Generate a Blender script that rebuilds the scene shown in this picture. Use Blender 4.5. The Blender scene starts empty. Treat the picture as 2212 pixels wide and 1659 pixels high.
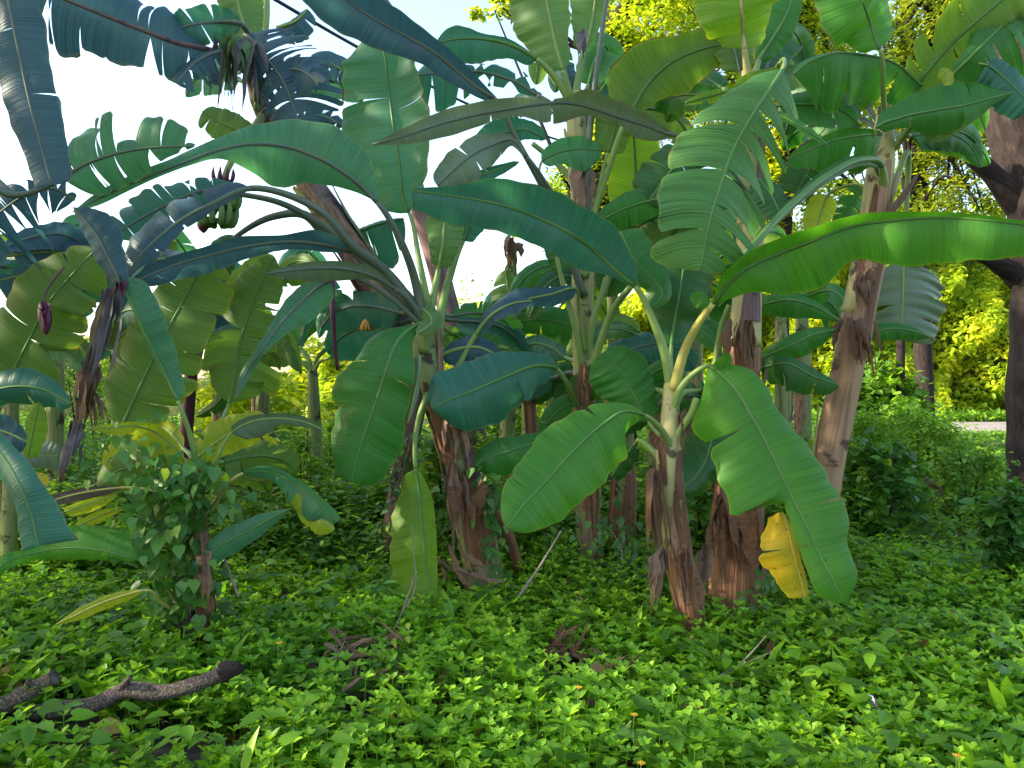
import bpy, math, random
import numpy as np
from mathutils import Vector, Matrix
random.seed(7); RNG = np.random.default_rng(7)
SC = bpy.context.scene; COL = SC.collection
R = math.radians
# ---------------------------------------------------------------- camera, sky, sun, exposure
CAM_H = 1.6; F = 1671.0
cam = bpy.data.cameras.new('camera'); cam.sensor_width = 36; cam.lens = 36*F/2212; cam.clip_end = 2000; cam.clip_start = .05
camo = bpy.data.objects.new('camera', cam); COL.objects.link(camo)
camo.location = (0, 0, CAM_H); camo.rotation_euler = (R(90), 0, 0); SC.camera = camo
SUN_AZ, SUN_EL = -96, 28
w = bpy.data.worlds.new('World'); SC.world = w; w.use_nodes = True
nt = w.node_tree; bg = nt.nodes['Background']
sky = nt.nodes.new('ShaderNodeTexSky'); sky.sky_type = 'NISHITA'; sky.sun_disc = False
sky.sun_elevation = R(SUN_EL); sky.sun_rotation = R(SUN_AZ); sky.dust_density = 2.0; sky.air_density = 1.2
nt.links.new(sky.outputs[0], bg.inputs[0]); bg.inputs[1].default_value = 0.15
sd = Vector((math.sin(R(SUN_AZ))*math.cos(R(SUN_EL)), math.cos(R(SUN_AZ))*math.cos(R(SUN_EL)), math.sin(R(SUN_EL))))
sl = bpy.data.lights.new('sun', 'SUN'); sl.energy = 3.6; sl.angle = R(.5); sl.color = (1, .9, .68)
so = bpy.data.objects.new('sun', sl); COL.objects.link(so); so.location = sd*50; so.rotation_euler = sd.to_track_quat('Z', 'Y').to_euler()
SC.view_settings.view_transform = 'Standard'; SC.view_settings.look = 'None'; SC.view_settings.exposure = 1.9; SC.view_settings.gamma = 1
SC.cycles.max_bounces = 6; SC.cycles.transmission_bounces = 4; SC.cycles.diffuse_bounces = 3

def P(x, y, d):   # a spot read off the photograph (2212 wide) set at its own distance d in metres
    return np.array([(x-1106)/F*d, d, CAM_H-(y-829.5)/F*d])

# ---------------------------------------------------------------- helpers
def tag(o, label=None, cat=None, group=None, kind=None):
    if label: o['label'] = label
    if cat: o['category'] = cat
    if group: o['group'] = group
    if kind: o['kind'] = kind
    return o
def empty(name, loc, label, cat, group=None):
    o = bpy.data.objects.new(name, None); COL.objects.link(o); o.location = loc; o.empty_display_size = .2
    return tag(o, label, cat, group)
def mesh_obj(name, V, faces, mat, parent=None, uv=None, tint=None, smooth=True, attrs=None):
    V = np.asarray(V, dtype=np.float64)
    if parent is not None:
        p, off = parent, Vector((0, 0, 0))
        while p is not None: off += Vector(p.location); p = p.parent
        V = V-np.array(off)
    me = bpy.data.meshes.new(name)
    if isinstance(faces, np.ndarray):
        n, k = faces.shape
        me.vertices.add(len(V)); me.vertices.foreach_set('co', V.astype(np.float32).ravel())
        me.loops.add(n*k); me.loops.foreach_set('vertex_index', faces.astype(np.int32).ravel())
        me.polygons.add(n); me.polygons.foreach_set('loop_start', np.arange(0, n*k, k, dtype=np.int32))
        me.update(calc_edges=True)
    else:
        me.from_pydata([tuple(v) for v in V], [], faces)
    if uv is not None:
        ul = me.uv_layers.new(name='UVMap'); li = np.zeros(len(me.loops), dtype=np.int32); me.loops.foreach_get('vertex_index', li)
        ul.data.foreach_set('uv', np.asarray(uv, dtype=np.float32)[li].ravel())
    if tint is not None:
        a = me.attributes.new('tint', 'FLOAT', 'POINT'); a.data.foreach_set('value', np.asarray(tint, dtype=np.float32))
    for k_, v_ in (attrs or {}).items():
        at_ = me.attributes.new(k_, 'FLOAT', 'POINT'); at_.data.foreach_set('value', np.asarray(v_, dtype=np.float32))
    if smooth: me.polygons.foreach_set('use_smooth', np.ones(len(me.polygons), dtype=bool))
    me.validate(); me.materials.append(mat)
    o = bpy.data.objects.new(name, me); COL.objects.link(o)
    if parent is not None: o.parent = parent
    return o
def interp(pts, n):
    A = np.array(pts, float); k = len(A)
    if k == 2: return A[0]+(A[1]-A[0])*np.linspace(0, 1, n)[:, None]
    s = np.r_[0, np.cumsum(np.linalg.norm(np.diff(A[:, :3], axis=0), axis=1)+1e-6)]
    t = np.linspace(0, s[-1], n); out = np.zeros((n, A.shape[1]))
    h = np.diff(s); sl = np.diff(A, axis=0)/h[:, None]; m = np.zeros_like(A)
    m[1:-1] = (sl[:-1]*h[1:, None]+sl[1:]*h[:-1, None])/(h[1:]+h[:-1])[:, None]; m[0] = sl[0]; m[-1] = sl[-1]
    i = np.clip(np.searchsorted(s, t, side='right')-1, 0, k-2); u = ((t-s[i])/h[i])[:, None]; hh = h[i][:, None]
    return (2*u**3-3*u**2+1)*A[i]+(u**3-2*u**2+u)*hh*m[i]+(-2*u**3+3*u**2)*A[i+1]+(u**3-u**2)*hh*m[i+1]
def norm(a): return a/np.maximum(np.linalg.norm(a, axis=-1, keepdims=True), 1e-9)
def tube_arrays(path, rad, sides=8, lump=0, seed=0, closed=True):
    path = np.asarray(path, float); n = len(path); rad = np.broadcast_to(rad, (n,)).astype(float)
    T = norm(np.gradient(path, axis=0)); ref = np.array([0, 1., 0]) if abs(T[0][1]) < .9 else np.array([1., 0, 0])
    r = random.Random(seed); V = []; UV = []; s = np.r_[0, np.cumsum(np.linalg.norm(np.diff(path, axis=0), axis=1))]
    ph = [r.uniform(0, 6.28) for _ in range(4)]
    B = norm(np.cross(T, ref)); N = norm(np.cross(B, T)); th = np.linspace(0, 2*np.pi, sides+1)
    for i in range(n):
        l = 1+lump*(.5*np.sin(3*th+ph[0]+s[i]*1.3)+.35*np.sin(5*th+ph[1]-s[i]*2.1)+.3*math.sin(s[i]*7+ph[2]))
        V.append(path[i]+(rad[i]*l)[:, None]*(np.cos(th)[:, None]*B[i]+np.sin(th)[:, None]*N[i])); UV.append(np.c_[th/6.2832, np.full(sides+1, s[i])])
    V = np.vstack(V); UV = np.vstack(UV); a = np.arange(n-1)[:, None]*(sides+1)+np.arange(sides)[None, :]; a = a.ravel()
    Fc = np.c_[a, a+1, a+sides+2, a+sides+1]
    if closed:
        b0 = len(V); V = np.vstack([V, path[:1], path[-1:]]); UV = np.vstack([UV, [[.5, 0]], [[.5, s[-1]]]])
        j = np.arange(sides); e = (n-1)*(sides+1)
        Fc = np.vstack([Fc, np.c_[j+1, j, np.full(sides, b0), np.full(sides, b0)][:, [0, 1, 2, 2]], np.c_[e+j, e+j+1, np.full(sides, b0+1), np.full(sides, b0+1)]])
    return V, Fc, UV
def clean(Fc):   # quads; the closing fans repeat one index and become triangles
    return [tuple(dict.fromkeys(map(int, f))) for f in Fc]
def tube(name, path, rad, mat, parent=None, sides=8, lump=0, seed=0):
    V, Fc, UV = tube_arrays(path, rad, sides, lump, seed)
    return mesh_obj(name, V, clean(Fc), mat, parent, uv=UV)
class Bag:       # several shapes of one part collected into one mesh
    def __init__(s): s.V = []; s.F = []; s.U = []; s.T = []; s.n = 0
    def add(s, V, Fc, U=None, t=.5):
        s.V.append(V); s.F += [tuple(int(i)+s.n for i in f) for f in Fc]; s.U.append(U if U is not None else np.zeros((len(V), 2))); s.T.append(np.full(len(V), t)); s.n += len(V)
    def tube(s, path, rad, sides=6, lump=0, seed=0, t=.5):
        V, Fc, U = tube_arrays(path, rad, sides, lump, seed); s.add(V, clean(Fc), U, t)
    def ribbon(s, path, wd, twist=0, curl=.3, seed=0, t=.5, n=14):
        r = random.Random(seed); A = interp(path, n); T = norm(np.gradient(A, axis=0)); base = norm(np.cross(T, [0, 1., .1])); nn = norm(np.cross(base, T))
        q = np.linspace(0, 1, n); ph = r.uniform(0, 6); V = []; U = []
        for k, v in enumerate((-1, -.4, .4, 1)):
            an = twist*q+ph*(.15 if twist == 0 else 1); ww = wd*(np.sin(np.clip(q*1.1+.12, 0, 1)*np.pi)**.5*.9+.1)*(1+.25*np.sin(q*17+ph+k))
            V.append(A+(np.cos(an)*v*ww)[:, None]*base+(np.sin(an)*v*ww+curl*abs(v)*ww)[:, None]*nn); U.append(np.c_[q*3, np.full(n, v)])
        V = np.vstack(V); U = np.vstack(U); Fc = [(k*n+i, k*n+i+1, (k+1)*n+i+1, (k+1)*n+i) for k in range(3) for i in range(n-1)]; s.add(V, Fc, U, t)
    def build(s, name, mat, parent=None): return mesh_obj(name, np.vstack(s.V), s.F, mat, parent, uv=np.vstack(s.U), tint=np.concatenate(s.T))

# ---------------------------------------------------------------- materials
class NT:
    def __init__(s, name):
        s.m = bpy.data.materials.new(name); s.m.use_nodes = True; s.t = s.m.node_tree; s.b = s.t.nodes['Principled BSDF']; s.out = s.t.nodes['Material Output']
    def n(s, kind, **kw):
        nd = s.t.nodes.new(kind)
        for k, v in kw.items(): setattr(nd, k, v)
        return nd
    def l(s, a, b): s.t.links.new(a, b)
    def ramp(s, fac, stops):
        r = s.n('ShaderNodeValToRGB'); e = r.color_ramp.elements
        while len(e) < len(stops): e.new(.5)
        for el, (p, c) in zip(e, stops): el.position = p; el.color = (*c, 1)
        s.l(fac, r.inputs[0]); return r.outputs[0]
    def noise(s, vec, scale, detail=3, rough=.5, mp=None):
        if mp:
            m = s.n('ShaderNodeMapping'); m.inputs['Scale'].default_value = mp; s.l(vec, m.inputs[0]); vec = m.outputs[0]
        t = s.n('ShaderNodeTexNoise'); t.inputs['Scale'].default_value = scale; t.inputs['Detail'].default_value = detail; t.inputs['Roughness'].default_value = rough
        s.l(vec, t.inputs['Vector']); return t.outputs['Fac']
    def mix(s, fac, a, b, mode='MIX'):
        m = s.n('ShaderNodeMix', data_type='RGBA', blend_type=mode)
        if isinstance(fac, (int, float)): m.inputs[0].default_value = fac
        else: s.l(fac, m.inputs[0])
        for i, v in ((6, a), (7, b)):
            if isinstance(v, tuple): m.inputs[i].default_value = (*v, 1)
            else: s.l(v, m.inputs[i])
        return m.outputs[2]
    def bump(s, h, strength=.3, dist=.01):
        b = s.n('ShaderNodeBump'); b.inputs['Strength'].default_value = strength; b.inputs['Distance'].default_value = dist; s.l(h, b.inputs['Height']); s.l(b.outputs[0], s.b.inputs['Normal']); return b.outputs[0]
    def translucent(s, col, fac, normal=None):
        t = s.n('ShaderNodeBsdfTranslucent'); s.l(col, t.inputs[0]); m = s.n('ShaderNodeMixShader'); m.inputs[0].default_value = fac
        s.l(s.b.outputs[0], m.inputs[1]); s.l(t.outputs[0], m.inputs[2]); s.l(m.outputs[0], s.out.inputs[0])
def scale3(c, k): return tuple(min(1, v*k) for v in c)
def leaf_mat(name, c, trans=.3, rough=.42, vein=.5, tcol=None, spots=.0, ribs=1.0, patchc=None, patchk=.45):
    m = NT(name); uv = m.n('ShaderNodeTexCoord').outputs['UV']; ob = m.n('ShaderNodeTexCoord').outputs['Object']
    fine = m.noise(uv, 1, 2, .6, (150, 1.2, 1)); wide = m.noise(uv, 1, 2, .5, (28, 1.5, 1)); blot = m.noise(ob, 3.5, 3)
    col = m.ramp(fine, [(.3, scale3(c, 1-vein)), (.55, c), (.8, scale3(c, 1+vein*.8))])
    col = m.mix(m.ramp(wide, [(.35, (0, 0, 0)), (.7, (.6, .6, .6))]), col, scale3(c, 1.25))
    col = m.mix(m.ramp(blot, [(.4 if patchc else .35, (0, 0, 0)), (.6 if patchc else .7, (patchk,)*3)]), col, patchc or (c[0]*1.25, c[1]*1.08, c[2]*.85))
    sp = m.noise(ob, 45, 2); col = m.mix(m.ramp(sp, [(.69-spots, (0, 0, 0)), (.73-spots, (.8, .8, .8))]), col, (.12, .07, .03))
    ea = m.n('ShaderNodeAttribute', attribute_name='edge').outputs['Fac']; en = m.noise(ob, 9, 4, .7); ad = m.n('ShaderNodeMath', operation='MULTIPLY_ADD'); m.l(en, ad.inputs[0]); ad.inputs[1].default_value = .16; m.l(ea, ad.inputs[2])
    yl = m.n('ShaderNodeMapRange'); yl.inputs[1].default_value = 1.03; yl.inputs[2].default_value = 1.11; m.l(ad.outputs[0], yl.inputs[0]); yl.inputs[4].default_value = .7
    br = m.n('ShaderNodeMapRange'); br.inputs[1].default_value = 1.075; br.inputs[2].default_value = 1.09; m.l(ad.outputs[0], br.inputs[0])
    col = m.mix(yl.outputs[0], col, (min(1, c[0]*3+.06), min(1, c[1]*1.5+.05), c[2])); col = m.mix(br.outputs[0], col, (.11, .06, .03))
    m.l(col, m.b.inputs['Base Color']); m.b.inputs['Roughness'].default_value = rough; m.b.inputs['Specular IOR Level'].default_value = .3
    wv = m.noise(uv, 1, 1, .4, (75, .5, 1)); h = m.mix(.5, wv, fine); m.bump(h, .42*ribs, .009)
    tc = m.mix(1, col, tcol or (1, 1.0, .45), 'MULTIPLY'); g = m.n('ShaderNodeBrightContrast'); m.l(tc, g.inputs[0]); g.inputs[1].default_value = .0
    gm = m.mix(1, g.outputs[0], (2.1, 2.1, 1.6), 'MULTIPLY'); m.translucent(gm, trans); return m.m
def tint_mat(name, stops, trans=.35, rough=.5, spec=.35):
    m = NT(name); a = m.n('ShaderNodeAttribute', attribute_name='tint'); ob = m.n('ShaderNodeTexCoord').outputs['Object']
    col = m.ramp(a.outputs['Fac'], stops); nz = m.noise(ob, 1.1, 3); col = m.mix(m.ramp(nz, [(.35, (0, 0, 0)), (.7, (.5, .5, .5))]), col, m.mix(1, col, (1.5, 1.15, .7), 'MULTIPLY'))
    m.l(col, m.b.inputs['Base Color']); m.b.inputs['Roughness'].default_value = rough; m.b.inputs['Specular IOR Level'].default_value = spec
    if trans: m.translucent(m.mix(1, col, (2.0, 1.9, .9), 'MULTIPLY'), trans)
    return m.m
def streak_mat(name, stops, blot=None, scale=(14, 1.6, 1), rough=.6, bump=.5, bdist=.01):
    m = NT(name); tc = m.n('ShaderNodeTexCoord'); uv = tc.outputs['UV']; ob = tc.outputs['Object']
    f = m.noise(uv, 1, 4, .6, scale); col = m.ramp(f, stops)
    if blot:
        b = m.noise(ob, blot[1], 4, .65); col = m.mix(m.ramp(b, [(blot[2], (0, 0, 0)), (blot[2]+.07, (.92, .92, .92))]), col, blot[0])
    m.l(col, m.b.inputs['Base Color']); m.b.inputs['Roughness'].default_value = rough; m.b.inputs['Specular IOR Level'].default_value = .3
    m.bump(m.noise(uv, 1, 4, .6, (scale[0]*2, scale[1]*1.3, 1)), bump, bdist); return m.m
M = dict(
 top=leaf_mat('leaf_deep_green', (.035, .155, .028), .32, .42),
 fresh=leaf_mat('leaf_fresh_green', (.055, .20, .02), .36, .45),
 lime=leaf_mat('leaf_backlit_lime', (.13, .25, .025), .5, .5),  # lighter green paints in the glow of leaves lit from behind
 olive=leaf_mat('leaf_olive', (.085, .17, .035), .42, .5),
 pale=leaf_mat('leaf_pale_underside', (.095, .19, .065), .33, .55),
 grey=leaf_mat('leaf_grey_sheen', (.11, .17, .12), .15, .4, .3),  # grey sheen on the leaf top put into the base colour
 blue=leaf_mat('leaf_flare_bluish_green', (.035, .135, .10), .34, .4, tcol=(.8, 1, .75)),  # leaf green shifted towards the blue tint of lens flare
 slate=leaf_mat('leaf_flare_slate_blue', (.036, .085, .115), .32, .42, tcol=(.7, 1, .95)),  # bluish bloom of the leaf, deepened with the lens flare's blue
 bluelight=leaf_mat('leaf_flare_bluish_light', (.06, .18, .10), .42, .45, tcol=(.8, 1, .7)),  # paler green with some lens flare blue mixed into the colour
 dark=leaf_mat('leaf_dark', (.028, .105, .022), .25, .42),
 yellow=leaf_mat('leaf_yellow', (.62, .40, .02), .35, .6, .3, tcol=(1, .8, .2), spots=.03, patchc=(.30, .30, .02), patchk=.8),
 yellowgreen=leaf_mat('leaf_yellow_green', (.26, .32, .03), .5, .5, .2),
 dry=leaf_mat('leaf_dry_brown', (.13, .075, .045), .1, .8, .6),
 drygrey=leaf_mat('leaf_dry_grey', (.10, .09, .10), .1, .7, .6),
 rib=streak_mat('midrib_green', [(.3, (.13, .22, .05)), (.7, (.24, .34, .10))], scale=(5, 3, 1), rough=.45, bump=.15),
 ribgreen=streak_mat('midrib_leaf_green', [(.3, (.05, .14, .03)), (.7, (.10, .21, .045))], scale=(5, 3, 1), rough=.45, bump=.15),
 ribdark=streak_mat('midrib_dark', [(.3, (.07, .10, .07)), (.7, (.12, .15, .10))], scale=(5, 3, 1), rough=.45, bump=.15),
 ribyellow=streak_mat('midrib_yellow', [(.3, (.35, .33, .08)), (.7, (.5, .45, .14))], scale=(5, 3, 1), rough=.45, bump=.15),
 stem=streak_mat('pseudostem_green', [(.25, (.10, .06, .03)), (.42, (.16, .20, .07)), (.75, (.30, .33, .13))], ((.035, .02, .018), 7, .56), scale=(7, .9, 1)),
 stempale=streak_mat('pseudostem_pale', [(.25, (.17, .10, .05)), (.45, (.34, .32, .12)), (.8, (.48, .40, .20))], ((.05, .028, .02), 5, .57), scale=(6, .7, 1)),
 stembrown=streak_mat('pseudostem_dry', [(.25, (.05, .02, .014)), (.5, (.23, .105, .055)), (.8, (.40, .23, .14))], ((.08, .045, .035), 6, .62), scale=(20, .5, 1), bump=.9, bdist=.02),
 ribbed=leaf_mat('leaf_ribbed_green', (.06, .18, .04), .24, .45, .75, ribs=2.2),
 tan=streak_mat('pseudostem_tan', [(.25, (.10, .05, .03)), (.5, (.30, .18, .10)), (.8, (.44, .29, .17))], ((.05, .028, .02), 5, .6), scale=(5, .6, 1)),
 stempurple=streak_mat('stem_purplish', [(.25, (.05, .025, .03)), (.5, (.13, .075, .07)), (.8, (.24, .19, .13))], ((.035, .02, .02), 5, .55), scale=(8, 1.5, 1)),
 sheath=streak_mat('dry_sheath', [(.25, (.07, .035, .025)), (.5, (.26, .15, .095)), (.8, (.42, .29, .21))], scale=(3, 14, 1), rough=.8, bump=.8),
 bark=streak_mat('bark', [(.3, (.010, .007, .007)), (.55, (.032, .021, .019)), (.8, (.07, .048, .042))], scale=(22, 5, 1), rough=.9, bump=1, bdist=.03),
 barkpink=streak_mat('bark_pinkish', [(.3, (.12, .07, .07)), (.6, (.26, .16, .15)), (.8, (.36, .25, .22))], scale=(12, 3, 1), rough=.85, bump=.6, bdist=.02),
 log=streak_mat('log_bark', [(.3, (.03, .022, .018)), (.5, (.12, .09, .075)), (.75, (.36, .31, .27))], ((.05, .05, .02), 14, .6), scale=(20, 90, 1), rough=.95, bump=1, bdist=.02),
 twig=streak_mat('twig', [(.3, (.14, .11, .09)), (.7, (.36, .31, .26))], scale=(6, 20, 1), rough=.85),
 cable=streak_mat('cable', [(.3, (.01, .01, .03)), (.7, (.02, .02, .05))], scale=(3, 3, 1), rough=.5),
 bud=streak_mat('banana_bud', [(.3, (.05, .008, .03)), (.7, (.14, .03, .07))], scale=(10, 2, 1), rough=.45),
 fruit=streak_mat('green_fruit', [(.3, (.10, .19, .04)), (.7, (.19, .30, .09))], scale=(5, 5, 1), rough=.4, bump=.1),
 fruityellow=streak_mat('flower_tips', [(.3, (.5, .22, .03)), (.7, (.7, .4, .1))], scale=(5, 5, 1), rough=.5, bump=.1),
 petal=tint_mat('petal_yellow', [(0, (.85, .42, .01)), (1, (.9, .6, .02))], .2),
 heart=tint_mat('vine_leaf', [(0, (.03, .10, .02)), (.6, (.07, .20, .03)), (.9, (.12, .28, .03)), (1, (.35, .42, .03))], .3, .38, .5),
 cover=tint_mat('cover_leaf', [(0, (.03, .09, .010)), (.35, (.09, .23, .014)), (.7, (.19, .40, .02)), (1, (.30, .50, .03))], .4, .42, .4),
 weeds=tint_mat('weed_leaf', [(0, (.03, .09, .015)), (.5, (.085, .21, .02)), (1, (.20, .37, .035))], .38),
 sunny=tint_mat('sunny_leaf', [(0, (.05, .12, .012)), (.35, (.17, .29, .015)), (.7, (.36, .46, .025)), (1, (.58, .60, .04))], .45),
 tree=tint_mat('tree_leaf', [(0, (.03, .075, .012)), (.5, (.11, .19, .015)), (1, (.30, .36, .02))], .45),
 fern=tint_mat('feathery_leaf', [(0, (.04, .09, .015)), (.5, (.14, .22, .02)), (1, (.32, .38, .03))], .45),
)
def ground_mat():
    m = NT('soil'); ob = m.n('ShaderNodeTexCoord').outputs['Object']; a = m.noise(ob, 2.5, 6, .7); b = m.noise(ob, 14, 5, .7)
    c = m.ramp(a, [(.3, (.018, .013, .009)), (.6, (.05, .035, .022)), (.8, (.035, .045, .012))]); m.l(m.mix(.4, c, m.ramp(b, [(.35, (.012, .01, .006)), (.7, (.075, .055, .035))])), m.b.inputs['Base Color'])
    m.b.inputs['Roughness'].default_value = .95; m.bump(b, .8, .03); return m.m
def road_mat():
    m = NT('worn_road'); ob = m.n('ShaderNodeTexCoord').outputs['Object']; b = m.noise(ob, 1.2, 6, .7)
    m.l(m.ramp(b, [(.3, (.16, .14, .13)), (.7, (.30, .26, .24))]), m.b.inputs['Base Color']); m.b.inputs['Roughness'].default_value = .9; m.bump(m.noise(ob, 40, 3), .3, .01); return m.m
# ---------------------------------------------------------------- setting
def gz(x, y): return .05*np.sin(x*1.1+.4)*np.cos(y*.9)+.03*np.sin(x*2.7+y*2.1)
def build_ground():
    xs = np.r_[-400, -120, -60, np.linspace(-40, 40, 161), 60, 120, 400]; ys = np.r_[-60, -20, np.linspace(-5, 45, 101), 60, 120, 300, 900]
    X, Y = np.meshgrid(xs, ys); near = (np.abs(X) < 35) & (Y > -4) & (Y < 21); Z = np.where(near, gz(X, Y), 0)
    V = np.c_[X.ravel(), Y.ravel(), Z.ravel()]; nx = len(xs); a = (np.arange(len(ys)-1)[:, None]*nx+np.arange(nx-1)[None]).ravel()
    tag(mesh_obj('ground', V, np.c_[a, a+1, a+nx+1, a+nx], ground_mat()), kind='structure')
build_ground()
def build_hill():
    xs = np.linspace(-60, 90, 76); vs = np.linspace(0, 1, 12); X, Vv = np.meshgrid(xs, vs); hx = 1.6+8.0*np.clip((X+2)/14, 0, 1)**2*(3-2*np.clip((X+2)/14, 0, 1))+.6*np.sin(X*.7)
    Y = 37.2+Vv*hx*.35+np.where(Vv > .95, 40, 0)+.5*np.sin(X*.9+Vv*5); V = np.c_[X.ravel(), Y.ravel(), (Vv*hx).ravel()-.1]; nx = len(xs); a_ = (np.arange(11)[:, None]*nx+np.arange(nx-1)[None]).ravel()
    m = NT('hillside_growth'); ob = m.n('ShaderNodeTexCoord').outputs['Object']; m.l(m.ramp(m.noise(ob, 2.2, 6, .75), [(.35, (.03, .05, .01)), (.55, (.10, .15, .02)), (.75, (.22, .26, .03))]), m.b.inputs['Base Color']); m.b.inputs['Roughness'].default_value = .9; m.bump(m.noise(ob, 5, 5, .8), 1, .3)
    tag(mesh_obj('hillside', V, np.c_[a_, a_+1, a_+nx+1, a_+nx], m.m), kind='structure')
build_hill()
def build_road():
    pts = interp([(11, 29.5, 0), (17, 28, 0), (24, 28.5, 0), (36, 32, 0), (60, 40, 0)], 40); T = norm(np.gradient(pts, axis=0)); N = np.c_[-T[:, 1], T[:, 0], T[:, 2]*0]
    V = np.vstack([pts-N*4.2, pts, pts+N*4.2]); V[:, 2] = .02; V[40:80, 2] = .06; n = 40
    tag(mesh_obj('road', V, [(k*n+i, k*n+i+1, (k+1)*n+i+1, (k+1)*n+i) for k in range(2) for i in range(n-1)], road_mat()), kind='structure')
build_road()
# ---------------------------------------------------------------- banana leaves
def sstep(x): x = np.clip(x, 0, 1); return x*x*(3-2*x)
def make_leaf(plant, blade, pet=None, mat='top', a=(18, 18), tears=(0, 0), gap=.02, sag=.0, tip=.88, base=.05, wave=.06, rib='rib', r0=11, r1=2.2, seed=None, label=None, cup=.12, name='leaf', torn=.5):
    seed = seed if seed is not None else len(bpy.data.objects)
    rg = random.Random(seed); blade = [list(q) for q in blade]
    for j in (3, 4):
        if blade[1][j] > 20 and base > 0: blade[0][j] = max(blade[0][j], .62*blade[1][j])
        if blade[-2][j] > 30: blade[-1][j] = max(blade[-1][j], .42*blade[-2][j])
    B = [np.r_[P(x, y, d), wl*d/F, wr*d/F] for x, y, d, wl, wr in blade]
    N = 72; A = interp(B, N); mid = A[:, :3]; T = norm(np.gradient(mid, axis=0))
    n3 = np.c_[-T[:, 2], np.zeros(N), T[:, 0]]; n3 = norm(n3)      # towards image-left of the travel direction
    # smooth the lateral direction so that a sharply bent midrib does not shear the blade
    k = np.ones(9)/9; n3 = norm(np.c_[[np.convolve(np.pad(n3[:, j], 4, mode='edge'), k, 'valid') for j in range(3)]].T)
    ts = np.linspace(0, 1, N); L = np.linalg.norm(np.diff(mid, axis=0), axis=1).sum()
    V = []; U = []; E = []; Fc = []; nv = 0; rows = np.array([0, .15, .35, .55, .75, .9, .965, 1.0]); age = rg.random()
    def at(arr, t): return np.stack([np.interp(t, ts, arr[:, j]) for j in range(arr.shape[1])], -1)
    for side in (0, 1):
        sg = 1 if side == 0 else -1; nt_ = tears[side]; ph = rg.uniform(0, 6); f1 = rg.uniform(2, 3.5); f2 = rg.uniform(6, 9)
        if isinstance(nt_, (list, tuple)): cuts = sorted(nt_)
        else: cuts = sorted(min(.97, max(.04, (i+1+rg.uniform(-.62, .62))/(nt_+1))) for i in range(nt_))
        ed = [0]+list(cuts)+[1]
        for si in range(len(ed)-1):
            s0, s1 = ed[si], ed[si+1]; cols = max(8, int((s1-s0)*64)); s = np.linspace(0, 1, cols)
            g0 = gap*rg.choice((.08, .25, .5, 1.1))*(si > 0); g1 = gap*rg.choice((.08, .25, .5, 1.1))*(si < len(ed)-2); dd = rg.uniform(0, 1-torn) if nt_ else 0
            ja = rg.uniform(-1, 1)*(13 if nt_ else 0); js = rg.uniform(.3, 1)*sag
            if nt_ and torn > .55 and rg.random() < .16: js += .55; ja *= 2.4
            jw = 1-rg.uniform(0, .09)*(1 if nt_ else 0); shift = rg.uniform(-.25, .4)*gap
            for v in rows:
                vv = max(0, (v-dd)/(1-dd)); t = s0+g0*vv**.8+(s1-s0-(g0+g1)*vv**.8)*s+shift*vv*(nt_ != 0)
                t = np.clip(t, 0, 1); q = at(A, t); nn = at(n3, t); TT = at(T, t); wd = q[:, 3+side]
                cap = np.where(t > tip, np.sqrt(np.clip(1-((t-tip)/(1-tip+1e-6))**2.2, 0, 1)), 1) * np.where(t < base, np.clip(t/base, 0, 1)**.5, 1)
                wd = np.maximum(wd*cap*jw, .0005)
                if nt_: wd = wd*(1-.07*v*np.abs(2*s-1)**9)
                wob = 1+.03*np.sin(t*23+ph)+.02*np.sin(t*61+ph*2)
                an = R(a[side]+ja*v); z = wave*wd*v*(np.sin(t*6.28*f1+ph)+.5*np.sin(t*6.28*f2+ph*1.7))
                p = q[:, :3]+nn*(sg*wd*v*wob)[:, None]+TT*(wd*.16*v**1.5)[:, None]
                p[:, 1] += wd*v*math.tan(an)+z-cup*wd*4*v*(1-v)*(1 if a[side] > 0 else -1)
                p[:, 2] -= wd*v*v*js
                V.append(p); E.append(np.full(cols, v)*np.ones(cols)*(1+.02*age)+np.where(t > .93, .02, 0)+(.03 if nt_ else 0)*np.abs(2*s-1)**12*v); U.append(np.c_[t*L, np.full(cols, sg*v)*np.maximum(wd, .01)])
            R_ = len(rows); i = (np.arange(R_-1)[:, None]*cols+np.arange(cols-1)[None]).ravel()+nv
            q4 = np.c_[i, i+1, i+cols+1, i+cols]; Fc.append(q4 if side else q4[:, ::-1]); nv += R_*cols
    o = mesh_obj(name, np.vstack(V), np.vstack(Fc), M[mat], plant, uv=np.vstack(U), attrs={'edge': np.concatenate(E)})
    if label: o['label'] = label
    path = ([P(*p) for p in pet] if pet else [])
    full = np.array(path+[b[:3] for b in B]) if path else np.array([b[:3] for b in B])
    keep = [0]+[i for i in range(1, len(full)) if np.linalg.norm(full[i]-full[i-1]) > .02]; full = full[keep]
    np_ = max(0, len(path)); C = interp(full, 60); s = np.r_[0, np.cumsum(np.linalg.norm(np.diff(C, axis=0), axis=1))]; s /= s[-1]
    lp = 0 if not path else np.linalg.norm(np.diff(np.array(path+[B[0][:3]]), axis=0), axis=1).sum()/np.linalg.norm(np.diff(full, axis=0), axis=1).sum()
    dm = blade[0][2]; rr = np.where(s < lp, r0+(r0*.52-r0)*s/max(lp, 1e-3), r0*.52+(r1*.8-r0*.52)*((s-lp)/(1-lp+1e-6))**.6)*dm/F
    ip_ = int(round(lp*59)); rm = {'rib': 'ribgreen', 'ribyellow': 'ribgreen'}.get(rib, rib) if mat in ('top', 'fresh', 'ribbed', 'blue', 'bluelight', 'dark', 'lime', 'olive') else rib
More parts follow.
